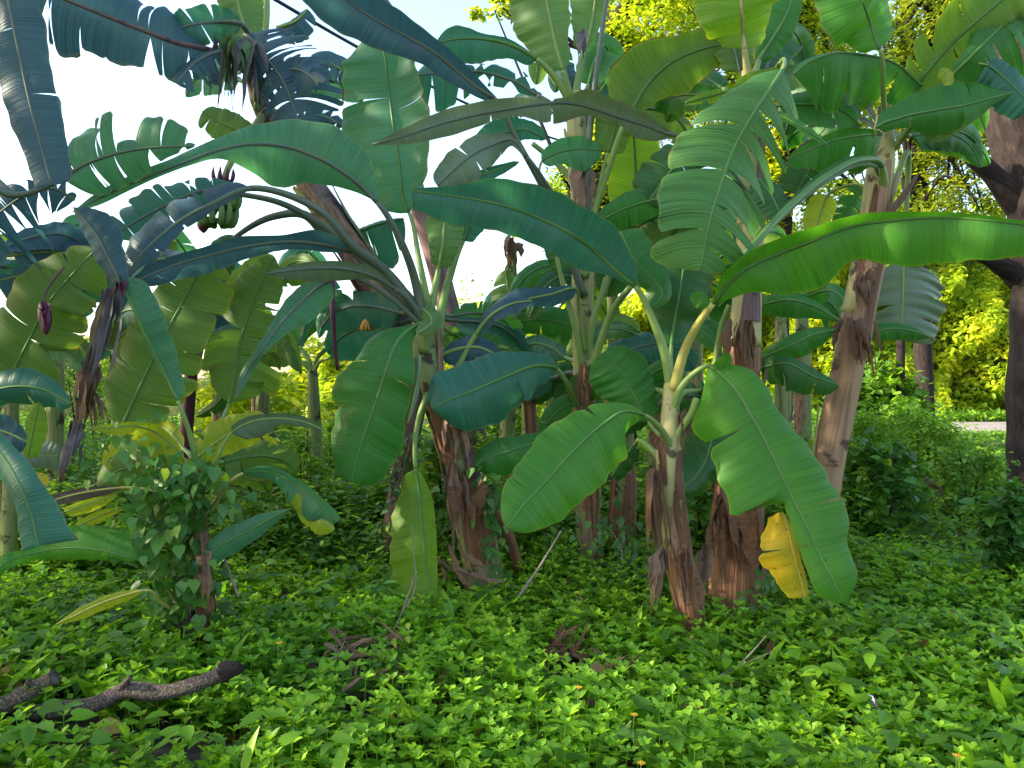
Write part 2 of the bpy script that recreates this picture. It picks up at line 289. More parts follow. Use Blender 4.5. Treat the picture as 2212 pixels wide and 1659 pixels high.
    if ip_ > 3:
        tube('leaf_stalk', C[:ip_+1], rr[:ip_+1], M[rib], o, 8); tube('midrib', C[ip_:], rr[ip_:], M[rm], o, 7)
    else: tube('midrib', C, rr, M[rm], o, 7)
    return o
def trunk(plant, pts, mat='stem', name='pseudostem', lump=.10, sides=18, seed=1, n=40, stack=0):
    A = interp([np.r_[P(x, y, d), wd*d/F/2] for x, y, d, wd in pts], n)
    if A[0, 2] > -.1 and stack == 0: A = np.vstack([np.r_[A[0, :2], -.1, A[0, 3]*1.05], A])
    return tube(name, A[:, :3], A[:, 3], M[mat], plant, sides, lump, seed)
def hanging_strips(plant, cx, cy, d, n, spread, length, mat='sheath', name='dry_sheath', seed=3, wd=.03, lean=0):
    r = random.Random(seed); bag = Bag()
    for i in range(n):
        x0 = cx+r.uniform(-spread, spread)*.6; y0 = cy+r.uniform(-8, 12); ln = length*r.uniform(.5, 1.1); dd = d-r.uniform(.03, .12); k = r.uniform(-1, 1)
        bag.ribbon([P(x0, y0, dd+.04), P(x0+k*spread*.35+lean*.2, y0+ln*.3, dd-.04), P(x0+k*spread*.5+lean*.6, y0+ln*.7, dd-.05), P(x0+k*spread*.6+lean, y0+ln, dd-.03)], wd*r.uniform(.4, 1.2), twist=r.uniform(-2.5, 2.5), curl=r.uniform(.1, .6), seed=seed*50+i)
    return bag.build(name, M[mat], plant)
def sheaths(plant, pts, n, seed, mat='sheath', wd=.05):   # leaf bases wrapped along the stem, peeling at their tops
    r = random.Random(seed); A = interp([np.r_[P(x, y, d), w_*d/F/2] for x, y, d, w_ in pts], 50); T = norm(np.gradient(A[:, :3], axis=0))
    for i in range(n):
        i0 = r.randint(0, 30); i1 = min(49, i0+r.randint(10, 22)); an = r.uniform(math.pi*.95, math.pi*2.05); V = []; U = []; c = 7; q = np.linspace(0, 1, i1-i0)
        hw = r.uniform(.35, .7); pe = r.uniform(.1, .7); sg = r.choice((-1, 1))
        for j in range(c):
            th = an+hw*(j/(c-1)-.5)*2*(1-.75*q**2); rad = A[i0:i1, 3]*(1.10+.03*i/n)+A[i0:i1, 3]*pe*np.clip(q-.6, 0, 1)**1.5*2.5
            X = np.cross(T[i0:i1], [0, 1., 0]); X = norm(X); Yv = norm(np.cross(X, T[i0:i1]))
            V.append(A[i0:i1, :3]+(rad*np.cos(th))[:, None]*X+(rad*np.sin(th))[:, None]*np.where(Yv[:, 1:2] < 0, -Yv, Yv)); U.append(np.c_[np.full(len(q), j/(c-1)), q*.5])
        m = len(q); mesh_obj('leaf_sheath', np.vstack(V), [(j*m+k, j*m+k+1, (j+1)*m+k+1, (j+1)*m+k) for j in range(c-1) for k in range(m-1)], M[r.choice(mat) if isinstance(mat, tuple) else mat], plant, uv=np.vstack(U))
def plant_at(x, y, d, label, group='banana plants in the grove'):
    p = P(x, y, d); return empty('banana_plant', (p[0], p[1], 0), label, 'banana plant', group)
# ---------------------------------------------------------------- banana plants, each leaf a part of its plant
L = make_leaf
# the tall old plant at the left whose crown stands at the top edge
T = plant_at(850, 1130, 6.3, 'tall leaning banana plant with green fruit bunch and ragged bluish leaves at top left')
tp = [(850, 1130, 6.3, 44), (880, 960, 6.35, 48), (893, 850, 6.4, 56), (866, 715, 6.5, 74), (775, 560, 6.5, 70), (690, 430, 6.5, 58), (610, 310, 6.5, 44), (560, 215, 6.4, 38), (548, 90, 6.3, 30)]
trunk(T, tp, 'stempurple', seed=4); sheaths(T, tp[3:8], 6, 5, ('sheath', 'stem'))
L(T, [(450, 108, 6.0, 30, 30), (383, 93, 5.8, 66, 85), (300, 62, 5.6, 74, 90), (230, 35, 5.5, 80, 90), (130, -5, 5.4, 88, 90), (20, -50, 5.3, 70, 70)], [(560, 215, 6.3), (530, 150, 6.2), (490, 122, 6.1)], 'slate', (22, 20), (7, 3), .035, .2, rib='stempurple', r0=14, seed=11)
L(T, [(528, 78, 6.1, 40, 40), (570, 120, 6, 110, 60), (610, 175, 6, 118, 70), (632, 225, 6, 95, 60), (648, 275, 6, 60, 40)], [(556, 215, 6.3), (540, 120, 6.2)], 'slate', (25, 10), (13, 7), .05, .12, rib='ribdark', seed=12, torn=.9)
L(T, [(520, 52, 6, 20, 20), (460, 48, 6, 42, 38), (410, 55, 5.9, 40, 35), (365, 72, 5.9, 20, 18)], [(552, 180, 6.3), (540, 90, 6.2)], 'blue', (25, -20), (2, 2), .03, seed=13, rib='ribdark')
L(T, [(545, 100, 6.4, 8, 8), (530, 60, 6.4, 35, 40), (515, 10, 6.4, 45, 50), (505, -50, 6.4, 45, 50)], [(556, 200, 6.4), (550, 130, 6.4)], 'pale', (20, 25), seed=14)
L(T, [(545, 292, 6.5, 5, 5), (500, 275, 6.5, 38, 35), (465, 258, 6.5, 38, 30), (438, 240, 6.5, 25, 15)], None, 'pale', (15, 20), (1, 0), seed=15)
L(T, [(600, 60, 6.3, 6, 10), (640, 45, 6.2, 10, 40), (665, 20, 6.2, 5, 20)], None, 'slate', (20, 30), (0, 3), .05, seed=16)
L(T, [(735, 520, 6.6, 8, 8), (775, 500, 6.5, 14, 45), (825, 482, 6.4, 14, 72), (872, 472, 6.4, 6, 30)], [(690, 440, 6.5), (712, 500, 6.5)], 'blue', (55, 22), (0, 4), .03, .5, seed=17)
L(T, [(512, 510, 6.4, 10, 10), (480, 540, 6.3, 30, 35), (450, 600, 6.3, 40, 40), (430, 660, 6.3, 20, 25)], [(700, 505, 6.5), (660, 465, 6.4), (590, 468, 6.4)], 'dark', (20, 20), (1, 2), seed=18, rib='ribdark')
L(T, [(640, 260, 6.6, 10, 10), (690, 250, 6.6, 25, 25), (740, 270, 6.6, 10, 10)], [(565, 230, 6.5)], 'slate', (30, 20), (4, 3), .05, seed=19)
tube('leaf_stalk', interp([P(553, 240, 6.3), P(566, 120, 6.2), P(576, 40, 6.2), P(575, -40, 6.2)], 20), .025, M['rib'], T, 8)
hanging_strips(T, 508, 80, 6.0, 16, 75, 165, 'drygrey', 'dead_leaf', 8, .035)
hanging_strips(T, 520, 78, 6.0, 8, 60, 140, 'pale', 'torn_leaf_strips', 9, .045)
# fruit bunch
fb = tube('bunch_stalk', interp([P(575, 240, 6.3), P(540, 290, 6.1), P(490, 370, 6.0), P(475, 430, 6.0), P(450, 475, 6), P(437, 482, 6)], 30), np.linspace(.035, .02, 30), M['stem'], T, 8)
for hand, (hx, hy, nn_) in enumerate(((482, 372, 8), (478, 425, 11), (470, 462, 12))):
    b = Bag(); r = random.Random(hand)
    for k in range(nn_):
        an = 2*math.pi*k/nn_+r.uniform(-.1, .1); c = P(hx, hy, 6.0); dx, dy = math.cos(an), math.sin(an)*.9; s_ = (.7, 1.25, 1.25)[hand]
        path = interp([c+np.array([dx*.02, dy*.02, .02]), c+np.array([dx*.085, dy*.085, -.02])*s_, c+np.array([dx*.115, dy*.115, .05])*s_, c+np.array([dx*.11, dy*.11, .125])*s_], 9)
        path[:, 2] -= .06; b.tube(path, np.array([.007, .012, .018, .02, .021, .02, .017, .011, .004])*s_, 6)
    b.build('banana_hand', M['fruit'] if hand else M['bud'], T)
def bud(parent, x, y, d, ln, wd, lean=0, mat='bud'):
    c = P(x, y, d); q = np.linspace(0, 1, 14); path = c+np.c_[lean*q*ln, 0*q, -q*ln]
    return tube('flower_bud', path, wd*np.sin(np.pi*(q*.86+.12))**.75, M[mat], parent, 12, .06)
bud(T, 437, 470, 6.0, .12, .045, .1)

# the plant in the middle left
A = plant_at(1048, 1250, 5.6, 'middle left banana plant with big arching leaf, upright leaf and folded hanging leaves')
ap = [(1048, 1262, 5.6, 86), (1012, 1080, 5.6, 80), (978, 950, 5.6, 70), (935, 830, 5.6, 58), (920, 740, 5.6, 58), (918, 660, 5.6, 46)]
trunk(A, ap, 'stem', seed=6); sheaths(A, ap, 12, 7, ('sheath', 'stembrown', 'stempurple'), .06)
L(A, [(818, 440, 5.2, 3, 3), (790, 412, 5.2, 12, 35), (763, 388, 5.15, 25, 62), (700, 347, 5.1, 52, 84), (618, 317, 5.1, 85, 62), (536, 312, 5.0, 58, 44), (470, 325, 4.9, 18, 30), (400, 350, 4.8, 9, 22), (300, 390, 4.7, 9, 22), (220, 425, 4.65, 12, 16), (158, 458, 4.6, 4, 5)], [(912, 700, 5.5), (900, 620, 5.45), (870, 530, 5.3)], 'bluelight', (25, 20), rib='ribdark', r0=12, tip=.93, wave=.04, seed=21)
L(A, [(884, 460, 5.8, 5, 5), (875, 440, 5.8, 48, 40), (862, 350, 5.8, 110, 76), (848, 260, 5.85, 124, 88), (838, 180, 5.9, 112, 68), (828, 110, 5.9, 92, 70), (806, 60, 5.9, 30, 30)], [(925, 660, 5.6), (905, 560, 5.7)], 'bluelight', (20, -16), ([.0001+.62], [.55]), .012, seed=22, rib='rib', r0=8, tip=.8)
L(A, [(763, 545, 5.3, 3, 3), (700, 528, 5.2, 16, 24), (620, 522, 5.1, 17, 12), (536, 532, 5, 24, 18), (450, 552, 4.9, 34, 16), (380, 572, 4.8, 32, 15), (310, 600, 4.7, 20, 15), (270, 620, 4.7, 5, 5)], [(918, 690, 5.5), (837, 596, 5.4)], 'slate', (35, -50), (2, 0), seed=23, rib='ribdark')
L(A, [(850, 622, 5.3, 5, 5), (800, 594, 5.2, 9, 16), (730, 580, 5.1, 24, 15), (650, 582, 5, 22, 12), (575, 592, 4.9, 4, 4)], [(918, 700, 5.5), (885, 650, 5.4)], 'grey', (45, -30), seed=24, rib='ribdark', r0=9)
L(A, [(540, 407, 5, 3, 3), (465, 437, 4.9, 14, 48), (383, 481, 4.8, 22, 72), (314, 541, 4.7, 30, 60), (262, 605, 4.7, 12, 20)], [(914, 690, 5.5), (837, 590, 5.4), (755, 525, 5.2), (700, 462, 5.1), (630, 424, 5.05)], 'slate', (20, 30), (2, 4), .03, rib='ribdark', r0=13, seed=25)
L(A, [(520, 420, 5.4, 5, 5), (440, 412, 5.3, 25, 40), (383, 432, 5.2, 45, 52), (300, 475, 5.1, 48, 60), (240, 510, 5, 20, 35)], [(900, 680, 5.6), (810, 590, 5.6), (700, 490, 5.5), (610, 440, 5.4)], 'blue', (20, 24), (5, 7), .05, rib='ribdark', seed=26)
L(A, [(905, 700, 5.3, 4, 4), (880, 715, 5.2, 22, 20), (858, 738, 5.1, 42, 58), (838, 787, 5, 68, 92), (818, 850, 5, 72, 108), (796, 915, 5, 84, 92), (774, 980, 5, 78, 70), (759, 1042, 5, 48, 40)], [(918, 760, 5.5), (918, 715, 5.45)], 'top', (14, 20), ([.42], [.36, .62]), .014, .08, rib='rib', r0=9, tip=.94, seed=27)
L(A, [(906, 765, 5.15, 3, 3), (904, 800, 5.12, 8, 24), (893, 860, 5.1, 8, 26), (880, 915, 5.1, 3, 10)], None, 'grey', (20, 30), (0, 3), .03, r0=3, seed=28, name='torn_leaf_edge')
L(A, [(898, 1012, 5.2, 3, 6), (903, 1045, 5.2, 16, 40), (909, 1108, 5.1, 26, 68), (916, 1180, 5, 24, 78), (924, 1240, 5, 19, 82), (935, 1300, 4.95, 10, 74), (939, 1325, 4.95, 8, 60)], [(925, 850, 5.5), (905, 905, 5.3), (896, 965, 5.2)], 'lime', (50, 18), rib='rib', r0=8, tip=.985, seed=29, wave=.02, base=.02)
L(A, [(948, 580, 5.75, 10, 10), (955, 540, 5.7, 30, 34), (962, 470, 5.7, 44, 42), (972, 425, 5.7, 38, 30)], [(925, 690, 5.6), (938, 630, 5.7)], 'pale', (15, 15), seed=30)
L(A, [(1000, 520, 6.2, 8, 8), (1020, 480, 6.2, 30, 30), (1050, 430, 6.2, 30, 30)], [(945, 730, 5.7), (960, 640, 5.9), (980, 570, 6)], 'blue', (15, 15), seed=31)
L(A, [(1028, 724, 5.7, 6, 6), (1069, 675, 5.6, 16, 20), (1110, 655, 5.6, 15, 22), (1150, 650, 5.6, 5, 5)], [(945, 880, 5.6), (987, 798, 5.7)], 'slate', (45, -30), seed=32)
L(A, [(950, 770, 5.7, 6, 6), (985, 755, 5.7, 20, 40), (1030, 750, 5.7, 25, 45), (1090, 775, 5.7, 8, 12)], [(930, 800, 5.6)], 'slate', (35, 15), seed=33)
L(A, [(880, 640, 5.6, 6, 6), (930, 700, 5.3, 20, 20), (900, 720, 5.2, 10, 10)], None, 'pale', (30, 10), seed=36, r0=4)
hanging_strips(A, 985, 900, 5.45, 9, 40, 110, 'sheath', seed=41, wd=.03)
hanging_strips(A, 975, 1000, 5.4, 7, 34, 250, 'sheath', seed=42, wd=.04, lean=10)
hanging_strips(A, 1010, 1040, 5.4, 6, 50, 120, 'stembrown', seed=43, wd=.05)
tube('side_shoot', interp([P(1035, 1040, 5.6), P(1062, 1090, 5.5), P(1100, 1160, 5.6), P(1120, 1230, 5.7)], 16), .04, M['stembrown'], A, 10, .15)
hanging_strips(T, 880, 950, 6.15, 9, 30, 120, 'dry', seed=44); hanging_strips(T, 862, 1010, 6.1, 7, 26, 110, 'drygrey', seed=45)
L(A, [(712, 606, 5.3, 30, 6), (655, 648, 5.2, 44, 32), (602, 705, 5.1, 24, 20), (562, 760, 5, 9, 14), (530, 808, 5, 10, 12), (508, 860, 4.9, 3, 3)], [(918, 710, 5.5), (840, 640, 5.4), (760, 600, 5.4)], 'bluelight', (20, 24), r0=7, rib='ribdark', seed=37)
st = tube('flower_stalk', interp([P(716, 600, 6.2), P(718, 660, 6.1), P(722, 730, 6.1), P(729, 800, 6.1)], 16), np.linspace(.025, .014, 16), M['bud'], T, 8)
fl = Bag()
for k in range(9):
    an = k*.7; c0 = P(790, 690, 6.3); fl.tube(interp([tuple(c0), tuple(c0+np.array([math.cos(an)*.03, math.sin(an)*.03, -.04])), tuple(c0+np.array([math.cos(an)*.04, math.sin(an)*.04, -.09]))], 5), .010, 6)
fl.build('flower_cluster', M['fruityellow'], T)
# the tall plant in the centre
F_ = plant_at(1275, 1240, 6.3, 'tall slim green banana plant in the centre with leaves fanning out at top')
fp = [(1275, 1240, 6.3, 52), (1268, 1000, 6.3, 50), (1262, 870, 6.2, 46), (1258, 700, 6.2, 44), (1262, 560, 6.2, 48), (1258, 420, 6.2, 50), (1247, 300, 6.2, 46), (1242, 200, 6.2, 32)]
trunk(F_, fp[:3], 'stembrown', seed=9, lump=.16, n=20); trunk(F_, fp[2:], 'stempale', seed=10, lump=.06, stack=1, name='upper_pseudostem'); sheaths(F_, fp[:4], 7, 12, ('sheath', 'stempurple', 'stem')); sheaths(F_, fp[3:], 6, 13, 'stempale')
L(F_, [(1216, 150, 6.1, 4, 4), (1200, 95, 6.1, 52, 30), (1188, 40, 6.1, 76, 48), (1178, -10, 6.1, 76, 52), (1168, -70, 6, 60, 50)], [(1243, 250, 6.2), (1230, 200, 6.15)], 'pale', (35, 20), r0=10, seed=51)
L(F_, [(1262, 110, 6.2, 4, 4), (1272, 75, 6.2, 38, 16), (1283, 20, 6.2, 52, 22), (1290, -50, 6.2, 60, 30)], [(1243, 250, 6.2), (1248, 180, 6.2)], 'pale', (12, 20), r0=10, seed=52, base=.02)
L(F_, [(1316, -40, 6.0, 20, 10), (1322, -90, 6.0, 60, 60), (1330, -200, 6, 60, 60)], [(1264, 600, 6.1), (1268, 437, 6.0), (1273, 300, 6.0), (1284, 191, 6.0), (1300, 70, 6.0)], 'top', (18, 20), r0=9, rib='ribdark', seed=53)
L(F_, [(1160, 128, 6.1, 4, 4), (1100, 96, 6.1, 28, 10), (1040, 84, 6.1, 46, 12), (990, 84, 6.1, 42, 26), (942, 94, 6.1, 12, 8)], [(1240, 240, 6.2), (1215, 190, 6.15)], 'blue', (25, -15), r0=11, seed=54)
L(F_, [(1160, 205, 6.3, 5, 5), (1100, 172, 6.3, 15, 52), (1050, 158, 6.3, 20, 58), (990, 155, 6.3, 52, 40), (930, 160, 6.3, 60, 46), (900, 162, 6.3, 20, 25)], [(1240, 270, 6.2), (1205, 235, 6.25)], 'blue', (30, 30), (5, 6), .09, .5, r0=9, rib='ribdark', seed=55)
L(F_, [(1345, 275, 5.8, 5, 5), (1366, 235, 5.8, 68, 22), (1400, 180, 5.8, 78, 48), (1450, 135, 5.8, 50, 68), (1520, 105, 5.8, 36, 46), (1600, 88, 5.8, 6, 10)], [(1262, 600, 6.1), (1290, 440, 6.0), (1320, 350, 5.9)], 'olive', (-20, 24), r0=10, seed=56, wave=.05)
L(F_, [(1312, 330, 6.0, 30, 30), (1325, 290, 6.0, 42, 38), (1335, 240, 6.0, 38, 30), (1345, 205, 6, 20, 10)], [(1280, 480, 6.0)], 'olive', (15, 20), r0=6, seed=57)
L(F_, [(1374, 500, 6.7, 50, 50), (1374, 420, 6.7, 62, 60), (1372, 340, 6.7, 60, 60), (1366, 262, 6.7, 46, 46)], [(1300, 640, 6.5), (1340, 540, 6.6)], 'lime', (-12, 14), r0=7, rib='rib', seed=58)
L(F_, [(1170, 350, 5.9, 5, 8), (1200, 332, 5.9, 22, 24), (1250, 322, 5.9, 24, 44), (1300, 325, 5.9, 8, 12)], [(1255, 480, 6.1), (1200, 420, 6), (1165, 365, 5.9)], 'bluelight', (-30, 20), r0=5, seed=59)
L(F_, [(1140, 340, 5.7, 5, 5), (1105, 302, 5.7, 14, 10), (1060, 315, 5.7, 35, 32), (1000, 350, 5.6, 46, 34), (945, 402, 5.6, 28, 25)], [(1252, 520, 6.0), (1200, 430, 5.9)], 'grey', (30, -20), (2, 1), .02, r0=7, rib='ribdark', seed=60)
L(F_, [(1120, 350, 5.8, 4, 4), (1060, 372, 5.7, 14, 10), (1000, 392, 5.7, 18, 12), (950, 418, 5.7, 8, 8)], None, 'blue', (30, -30), (0, 2), seed=61, r0=4)
L(F_, [(1245, 625, 5.9, 15, 12), (1190, 636, 5.8, 24, 16), (1125, 650, 5.7, 12, 28), (1060, 672, 5.7, 8, 8)], [(1262, 760, 6.1), (1250, 660, 6.0)], 'slate', (40, 18), r0=6, seed=62)
L(F_, [(1200, 795, 5.5, 5, 5), (1160, 790, 5.4, 50, 32), (1090, 815, 5.3, 80, 64), (1020, 845, 5.2, 88, 70), (960, 868, 5.1, 58, 62), (932, 882, 5.1, 25, 35)], [(1262, 900, 6.1), (1240, 862, 5.8), (1220, 820, 5.6)], 'blue', (16, 22), ([.34], [.55]), .008, r0=9, rib='rib', seed=63)
L(F_, [(1190, 948, 5.6, 8, 8), (1130, 965, 5.5, 52, 26), (1070, 985, 5.5, 46, 32), (1024, 1006, 5.5, 15, 15)], [(1265, 960, 6.1), (1230, 935, 5.8)], 'top', (12, 30), r0=6, seed=64)
L(F_, [(1072, 216, 5.6, 10, 4), (1040, 196, 5.55, 16, 12), (985, 152, 5.5, 30, 20), (930, 108, 5.4, 34, 22), (880, 80, 5.4, 44, 30), (820, 48, 5.35, 52, 36), (755, 5, 5.3, 64, 42), (700, -40, 5.2, 60, 45), (640, -90, 5.1, 50, 40)], [(1262, 640, 6.1), (1180, 420, 5.9), (1110, 290, 5.7)], 'slate', (14, -42), r0=10, rib='ribdark', seed=50, base=0, label='broad bluish leaf crossing the top of the sky diagonally')
L(F_, [(1180, 300, 5.9, 5, 5), (1130, 280, 5.8, 20, 22), (1080, 290, 5.8, 30, 30), (1030, 320, 5.8, 30, 20)], None, 'blue', (30, -20), seed=49, r0=4)
for k, (pth, rr_) in enumerate((([(1262, 820, 6.1), (1240, 700, 6.0), (1213, 600, 6), (1200, 540, 6)], .022), ([(1262, 860, 6.1), (1290, 760, 6.0), (1330, 660, 5.9), (1362, 620, 5.8)], .03), ([(1262, 820, 6.2), (1280, 700, 6.1), (1310, 600, 6.1)], .028), ([(1245, 400, 6.2), (1200, 350, 6.3), (1150, 310, 6.3)], .025))):
    tube('leaf_stalk', interp([P(*p) for p in pth], 20), np.linspace(rr_*1.2, rr_*.8, 20), M['rib'], F_, 8)
L(F_, [(1212, 590, 6.0, 5, 5), (1205, 560, 6, 22, 30), (1200, 520, 6, 30, 40)], None, 'dark', (20, 20), seed=65)
hanging_strips(F_, 1262, 350, 6.1, 12, 26, 120, 'sheath', seed=66, wd=.04); hanging_strips(F_, 1268, 790, 6.0, 6, 18, 160, 'dry', seed=67, wd=.03); hanging_strips(F_, 1252, 65, 6.1, 4, 18, 60, 'drygrey', seed=68, wd=.03)
hanging_strips(F_, 1275, 1000, 6.1, 7, 24, 160, 'stembrown', seed=69, wd=.035)

# the young plant in front with the brightest leaves
G = plant_at(1490, 1335, 4.8, 'young banana plant in front with two broad glossy green leaves spread either side')
gp = [(1492, 1335, 4.8, 56), (1468, 1200, 4.8, 56), (1450, 1050, 4.8, 50), (1448, 920, 4.85, 42), (1450, 830, 4.9, 32)]
trunk(G, gp[:3], 'stembrown', seed=14, n=24, lump=.15); trunk(G, gp[1:], 'stempale', seed=15, stack=1, name='upper_pseudostem', lump=.08); sheaths(G, gp, 9, 16, ('sheath', 'stempale', 'stembrown'))
L(G, [(1530, 790, 4.7, 6, 10), (1550, 802, 4.65, 30, 45), (1574, 823, 4.6, 55, 85), (1626, 903, 4.5, 66, 118), (1662, 971, 4.45, 84, 128), (1690, 1028, 4.4, 96, 130), (1704, 1058, 4.38, 104, 132), (1710, 1072, 4.37, 108, 34), (1720, 1092, 4.35, 112, 26), (1745, 1140, 4.3, 94, 32), (1771, 1198, 4.25, 70, 38), (1804, 1262, 4.2, 60, 46), (1824, 1304, 4.2, 30, 32)], [(1452, 890, 4.85), (1470, 840, 4.8), (1500, 806, 4.75)], 'fresh', (14, 20), ([.64], [.29, .565]), .010, rib='rib', r0=10, seed=71, label='large front leaf hanging down to the right, torn along one side', cup=.16)
L(G, [(1577, 765, 4.62, 12, 14), (1560, 790, 4.64, 20, 20), (1545, 805, 4.66, 6, 8)], None, 'fresh', (40, -40), seed=72, r0=3, name='curled_leaf_lobe')
L(G, [(1690, 1105, 4.5, 3, 3), (1700, 1135, 4.45, 10, 48), (1712, 1185, 4.4, 12, 72), (1725, 1235, 4.4, 14, 52), (1740, 1290, 4.4, 10, 34)], None, 'yellow', (10, 24), (0, [.42]), .03, seed=73, r0=2, rib='ribyellow', tip=.95, name='yellow_leaf_section', label='yellowed dying section with brown edge')
L(G, [(1392, 897, 4.55, 6, 4), (1378, 892, 4.5, 30, 10), (1350, 888, 4.45, 72, 18), (1300, 918, 4.4, 96, 56), (1235, 977, 4.3, 96, 80), (1180, 1040, 4.2, 86, 78), (1126, 1097, 4.1, 66, 56), (1094, 1140, 4.05, 36, 26)], [(1448, 965, 4.8), (1430, 930, 4.7), (1405, 905, 4.6)], 'fresh', (12, 18), (0, [.28, .8]), .01, rib='rib', r0=9, seed=74, label='large front leaf pointing down to the left')
L(G, [(1540, 655, 4.5, 5, 5), (1570, 615, 4.45, 28, 38), (1620, 575, 4.4, 28, 76), (1690, 545, 4.4, 27, 96), (1760, 518, 4.3, 24, 96), (1800, 502, 4.3, 22, 76), (1850, 487, 4.3, 18, 78), (1950, 474, 4.2, 12, 98), (2050, 470, 4.2, 8, 98), (2150, 478, 4.1, 6, 78), (2250, 495, 4.1, 5, 58), (2330, 530, 4, 3, 10)], [(1456, 840, 4.85), (1478, 760, 4.75), (1508, 700, 4.6)], 'fresh', (-60, 14), r0=13, rib='ribyellow', tip=.94, wave=.04, seed=75, label='long leaf arching out to the right edge')
L(G, [(1535, 655, 4.5, 6, 6), (1515, 645, 4.5, 22, 16), (1492, 638, 4.5, 5, 4)], None, 'fresh', (10, 30), seed=76, r0=2, name='leaf_lobe')
L(G, [(1375, 622, 4.9, 5, 5), (1340, 592, 4.9, 14, 38), (1290, 547, 4.9, 48, 60), (1235, 506, 4.8, 56, 56), (1153, 467, 4.8, 52, 56), (1071, 440, 4.7, 57, 46), (980, 424, 4.7, 56, 20), (889, 412, 4.6, 38, 4)], [(1450, 840, 4.9), (1435, 760, 4.9), (1405, 680, 4.9)], 'blue', (16, -34), r0=12, rib='rib', tip=.985, seed=77, wave=.05, label='long bluish leaf arching up to the left')
L(G, [(1400, 668, 4.95, 5, 5), (1430, 640, 5, 20, 20), (1370, 560, 5.1, 30, 60), (1340, 500, 5.2, 20, 50)], None, 'top', (16, 30), seed=78, r0=3)
L(G, [(1450, 745, 5.1, 10, 10), (1456, 700, 5.2, 50, 46), (1465, 650, 5.2, 72, 62), (1475, 590, 5.3, 62, 72), (1487, 520, 5.3, 40, 50)], [(1450, 850, 4.95)], 'dark', (20, 20), r0=7, seed=79)
L(G, [(1400, 910, 5.3, 5, 5), (1374, 861, 5.3, 50, 52), (1345, 810, 5.3, 70, 62), (1308, 757, 5.3, 35, 22)], [(1448, 960, 5.0)], 'top', (20, 18), r0=6, seed=80)
L(G, [(1370, 960, 5.2, 5, 5), (1350, 985, 5.2, 30, 20), (1320, 1030, 5.2, 20, 20)], [(1445, 1020, 4.85), (1420, 985, 4.9), (1388, 955, 5)], 'dark', (20, 18), r0=8, seed=81, rib='rib')
L(G, [(1470, 1060, 5.0, 10, 10), (1510, 1020, 5.1, 45, 45), (1540, 940, 5.2, 50, 50), (1545, 880, 5.2, 20, 20)], None, 'dark', (20, 18), seed=82, r0=6)
tube('leaf_stalk', interp([P(1452, 985, 4.85), P(1470, 930, 4.78), P(1495, 890, 4.72), P(1505, 860, 4.7)], 14), .022, M['rib'], G, 8)
hanging_strips(G, 1416, 1010, 4.78, 12, 22, 270, 'dry', 'dead_leaf', 83, .028, lean=8); hanging_strips(G, 1425, 1180, 4.7, 8, 26, 150, 'sheath', 'dead_leaf', 84, .04, lean=-18)
hanging_strips(G, 1480, 1180, 4.7, 8, 30, 150, 'stembrown', seed=85, wd=.04, lean=10); hanging_strips(G, 1475, 890, 4.9, 5, 20, 90, 'dry', seed=86, wd=.03)

# the thick trunk behind it
H_ = plant_at(1585, 1300, 5.2, 'thick banana plant with broad dry brown base and ribbed tattered leaf at right of centre')
hp = [(1585, 1300, 5.2, 120), (1588, 1200, 5.2, 112), (1594, 1100, 5.2, 98), (1602, 900, 5.4, 80), (1608, 750, 5.4, 70), (1614, 640, 5.5, 62), (1622, 440, 5.5, 54), (1622, 250, 5.4, 46), (1618, 150, 5.3, 30)]
trunk(H_, hp[:5], 'stembrown', seed=17, lump=.14, sides=26); trunk(H_, hp[4:], 'stempale', seed=18, stack=1, name='upper_pseudostem', lump=.05); sheaths(H_, hp[:5], 14, 19, ('sheath', 'stembrown', 'stembrown'), .06); sheaths(H_, hp[4:], 5, 20, ('stem', 'stempurple'))
L(H_, [(1690, 150, 4.5, 10, 10), (1672, 178, 4.45, 100, 60), (1620, 258, 4.4, 128, 128), (1582, 328, 4.4, 125, 132), (1558, 396, 4.35, 118, 132), (1536, 465, 4.3, 122, 116), (1519, 547, 4.3, 76, 92), (1514, 585, 4.3, 25, 30)], [(1622, 330, 5.4), (1650, 200, 5.0), (1690, 130, 4.7)], 'ribbed', (24, 16), (9, [.34, .55, .83]), .045, .3, rib='rib', r0=9, seed=91, cup=.06, label='ribbed leaf hanging downwards, torn into strips on its right side', torn=.8)
L(H_, [(1690, 150, 4.6, 8, 8), (1640, 172, 4.6, 16, 20), (1560, 200, 4.6, 14, 10), (1480, 222, 4.6, 6, 5)], None, 'olive', (40, -30), (3, 3), .05, seed=92, r0=3)
L(H_, [(1608, 105, 5.2, 5, 5), (1605, 75, 5.2, 62, 60), (1602, 25, 5.1, 92, 88), (1598, -60, 5.1, 98, 96)], [(1620, 200, 5.3), (1613, 150, 5.25)], 'lime', (16, 16), r0=11, rib='stempale', seed=93, base=.03)
L(H_, [(1640, 130, 5.5, 4, 4), (1665, 90, 5.5, 30, 30), (1700, 30, 5.5, 50, 30), (1720, -30, 5.5, 30, 20)], [(1630, 220, 5.4)], 'top', (16, 16), seed=94)
